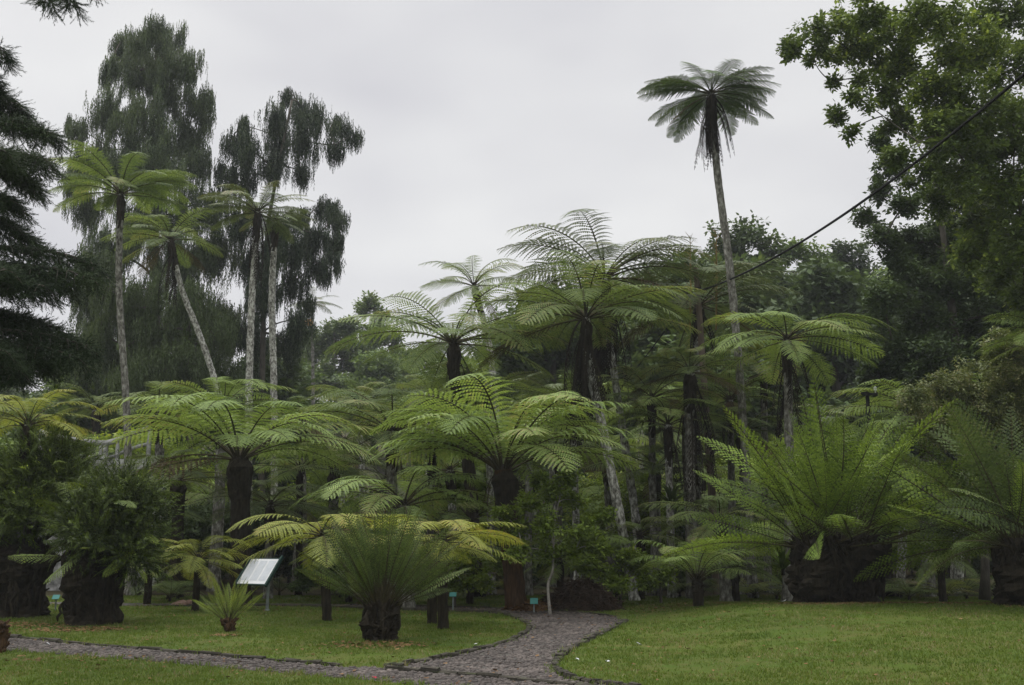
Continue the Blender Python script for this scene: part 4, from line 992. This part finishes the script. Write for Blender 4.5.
# rough old railing / balustrade of the terrace at left
Y = 32.5; L0 = P(68,439,Y); L1 = P(106,443,Y); L2 = P(130,434,Y); L3 = P(150,428,Y); Lm = P(40,432,Y)
zb = H(L1.x, Y)
th = thing('stone_railing', 'weathered pale concrete railing with sagging handrail behind the dark ferns at left', 'railing', (L1.x, Y, zb)); o0 = Vector((L1.x, Y, zb))
mb = MB(); mb.tube([p-o0 for p in through([Lm, L0, L1, L2, L3], 6)], [.09]*25, 8, 0, rough=.12); mb.obj('handrail', M['concrete'], th)
mb = MB(); d_ = Vector((0,0,-.5)); mb.tube([p-o0+d_ for p in through([Lm, L0, L1, L2, L3], 6)], [.06]*25, 8, 0, rough=.12); mb.obj('lower_rail', M['concrete'], th)
for p, w in ((L0,.14), (P(92,443,Y),.26), (P(101,443,Y),.12), (L1,.16), (P(118,439,Y),.12), (L2,.14), (Lm,.14), (L3,.14)):
    q = p-o0; mb = MB(); mb.tube([(q.x, q.y+.02, q.z-.03), (q.x, q.y, q.z-1.5), (q.x, q.y, q.z-2.6)], [w*.5, w*.6, w*.75], 8, 0, rough=.08); mb.obj('post', M['concrete'], th)
mb = MB(); q = P(100,470,Y)-o0
mb.box((q.x, .12, q.z-1.75), (4.0, .3, 4.2)); o = mb.obj('base_wall', M['concrete'], th)
# brown leaning pole and cable
Yq = 30.5; pb = Vector((PX(716,Yq), Yq, 0)); pt = P(696, 268, Yq)
th = thing('cable_pole', 'thin leaning brown wooden pole with a black cable tied near its top', 'pole', pb)
mb = MB(); mb.tube([(0,0,-.2), P(711,480,Yq)-pb, pt-pb], [.125,.115,.085], 10, 0, rough=.04, step=.7); mb.obj('shaft', M['pole'], th)
mb = MB(); q = P(698,290,Yq)-pb; mb.tube([q-Vector((0,0,.06)), q+Vector((0,0,.06))], [.12,.12], 10, 0); mb.tube([q, q+Vector((.16,-.05,0))], [.025,.025], 6, 0); mb.obj('clamp', M['black'], th)
def cable(label, a, c, sag, r, n=40):
    pts = [a.lerp(c, i/n) - Vector((0,0,4*sag*(i/n)*(1-i/n))) for i in range(n+1)]
    o0 = a.copy(); mb = MB(); mb.tube([p-o0 for p in pts], [r]*(n+1), 7, 0); o = mb.obj('cable', M['black']); o.location = o0; tag(o, label, 'cable')
ca = P(699,290,Yq)+Vector((.14,-.05,0))
cable('thick black cable crossing from the upper right corner down to the brown pole', P(1100,8,13.5), ca, .55, .030)
cable('thin black cable dropping from the brown pole down left among the fern trunks', P(697,292,Yq)+Vector((-.1,.1,0)), P(560,462,37), .12, .022)
# small service pole
Y = 28.5; p = P(867, 392, Y); g0 = H(p.x, Y); th = thing('service_pole', 'short black pole with a crossarm and white insulator above the giant fern clump', 'pole', (p.x, Y, g0)); z = p.z-g0
mb = MB(); mb.tube([(0,0,-.1), (0,0,z)], [.07,.055], 10, 0, rough=.03, step=.5); mb.obj('shaft', M['tar'], th)
mb = MB(); mb.box((.02,-.11,z-.07), (.46,.08,.075), 0, Matrix.Rotation(.08,3,'Y')); arm_o = mb.obj('crossarm', M['tar'], th)
mb = MB(); mb.tube([(.2,-.11,z-.04), (.2,-.11,z+.02), (.2,-.11,z+.04), (.2,-.11,z+.08), (.2,-.11,z+.10), (.2,-.11,z+.15)], [.015,.02,.05,.035,.05,.02], 10, 0); mb.obj('insulator', M['porcelain'], arm_o)
cable('thin wire running right from the white insulator', P(873,385,Y)+Vector((.03,-.11,.02)), P(1080,380,34), .25, .008, 16)

# litter specks
def scrap(label, px, py, s, m_, nm='paper_scrap', z=0):
    b = G(px, py, z); b.z = H(b.x, b.y)+.045; mb = MB(); r = random.Random(px)
    for k in range(3):
        a = r.uniform(0,6.28); d = Vector((math.cos(a), math.sin(a), r.uniform(.1,.5)))*s; e = Vector((-math.sin(a), math.cos(a), .2))*s*.5
        mb.add([(0,0,0), d+e, d*1.2, d-e], [(0,1,2,3)])
        mb.add([Vector((0,0,-.004)), d-e-Vector((0,0,.004)), d*1.2-Vector((0,0,.004)), d+e-Vector((0,0,.004))], [(0,1,2,3)])
    o = mb.obj(nm, M[m_]); o.location = b; tag(o, label, 'litter')
M['red'] = rough_mat('red_paper', [(.3,(.28,.03,.05)),(.7,(.4,.06,.08))], 6, bump=0)
scrap('crumpled white scrap lying on the right lawn near the path corner', 642, 648, .07, 'white')
scrap('small white scrap lowest on the right lawn beside the kerb', 579, 663, .045, 'white')
scrap('tiny white scrap on the right lawn right of the kerb scrap', 607, 665, .035, 'white')
scrap('white scrap on the lawn left of the giant clump trunk', 782, 602, .08, 'white', z=.2)
scrap('torn red scrap on the path at the bottom edge', 375, 682, .035, 'red')
scrap('white petal on the path at the fork', 474, 647, .04, 'white')
scrap('pale scrap on the left path below the thick trunks', 50, 647, .05, 'white')

# ================================================================== LIGHT, AIR, SKY
SUN_EL, SUN_AZ = 58, -60      # azimuth measured clockwise from +Y
w = bpy.data.worlds.new('World'); sc.world = w; w.use_nodes = True; nt = w.node_tree; N = nt.nodes; L = nt.links; N.clear()
out = N.new('ShaderNodeOutputWorld'); sky = N.new('ShaderNodeTexSky'); sky.sky_type = 'NISHITA'; sky.sun_disc = False
sky.sun_elevation = math.radians(SUN_EL); sky.sun_rotation = math.radians(SUN_AZ); sky.dust_density = 3
b1 = N.new('ShaderNodeBackground'); L.new(sky.outputs[0], b1.inputs[0]); b1.inputs[1].default_value = .08
b2 = N.new('ShaderNodeBackground')
tc = N.new('ShaderNodeTexCoord'); mp = N.new('ShaderNodeMapping'); mp.inputs['Scale'].default_value = (1,1,2.2); L.new(tc.outputs['Generated'], mp.inputs[0])
nz = N.new('ShaderNodeTexNoise'); nz.inputs['Scale'].default_value = 2.6; nz.inputs['Detail'].default_value = 3; nz.inputs['Roughness'].default_value = .45; L.new(mp.outputs[0], nz.inputs[0])
c = ramp(nt, nz.outputs['Fac'], [(.36,(.450,.446,.465)), (.64,(.575,.573,.570))])
L.new(c, b2.inputs[0])
sx = N.new('ShaderNodeSeparateXYZ'); L.new(tc.outputs['Generated'], sx.inputs[0])
mr = N.new('ShaderNodeMapRange'); mr.interpolation_type = 'SMOOTHSTEP'; L.new(sx.outputs[2], mr.inputs[0]); mr.inputs[1].default_value = .5; mr.inputs[2].default_value = .95; mr.inputs[3].default_value = 1.0; mr.inputs[4].default_value = 4.3   # an overcast sky is brightest overhead
L.new(mr.outputs[0], b2.inputs[1])
mx = N.new('ShaderNodeMixShader'); mx.inputs[0].default_value = .93; L.new(b1.outputs[0], mx.inputs[1]); L.new(b2.outputs[0], mx.inputs[2]); L.new(mx.outputs[0], out.inputs[0])
sl = bpy.data.lights.new('sun', 'SUN'); sl.energy = 1.5; sl.angle = math.radians(18); sl.color = (1, .97, .92)
so = bpy.data.objects.new('sun', sl); col.objects.link(so)
a = math.radians(SUN_AZ); e = math.radians(SUN_EL)
sd = Vector((math.sin(a)*math.cos(e), math.cos(a)*math.cos(e), math.sin(e)))
so.rotation_euler = sd.to_track_quat('Z', 'Y').to_euler(); so.location = (0,0,30)

# air
HAZE = 0.0005
mb = MB(); mb.box((0,130,18), (620,360,40)); hz_ = mb.obj('haze', None) if False else obj('haze', new_mesh('haze', mb.v, mb.f, []))
m, nt, N, L = mat_new('haze_air'); out = N.new('ShaderNodeOutputMaterial'); vp = N.new('ShaderNodeVolumePrincipled'); vp.inputs['Density'].default_value = HAZE; vp.inputs['Color'].default_value = (.86,.9,.95,1); vp.inputs['Anisotropy'].default_value = .2
L.new(vp.outputs[0], out.inputs['Volume']); hz_.data.materials.append(m); tag(hz_, 'thin pale grey mist hanging over the whole garden and hill', 'haze', kind='stuff')

sc.view_settings.view_transform = 'Standard'; sc.view_settings.look = 'None'; sc.view_settings.exposure = 0.58; sc.view_settings.gamma = 1
sc.cycles.max_bounces = 6; sc.cycles.diffuse_bounces = 4; sc.cycles.transmission_bounces = 4; sc.cycles.transparent_max_bounces = 4; sc.cycles.volume_bounces = 0
sc.cycles.use_denoising = True
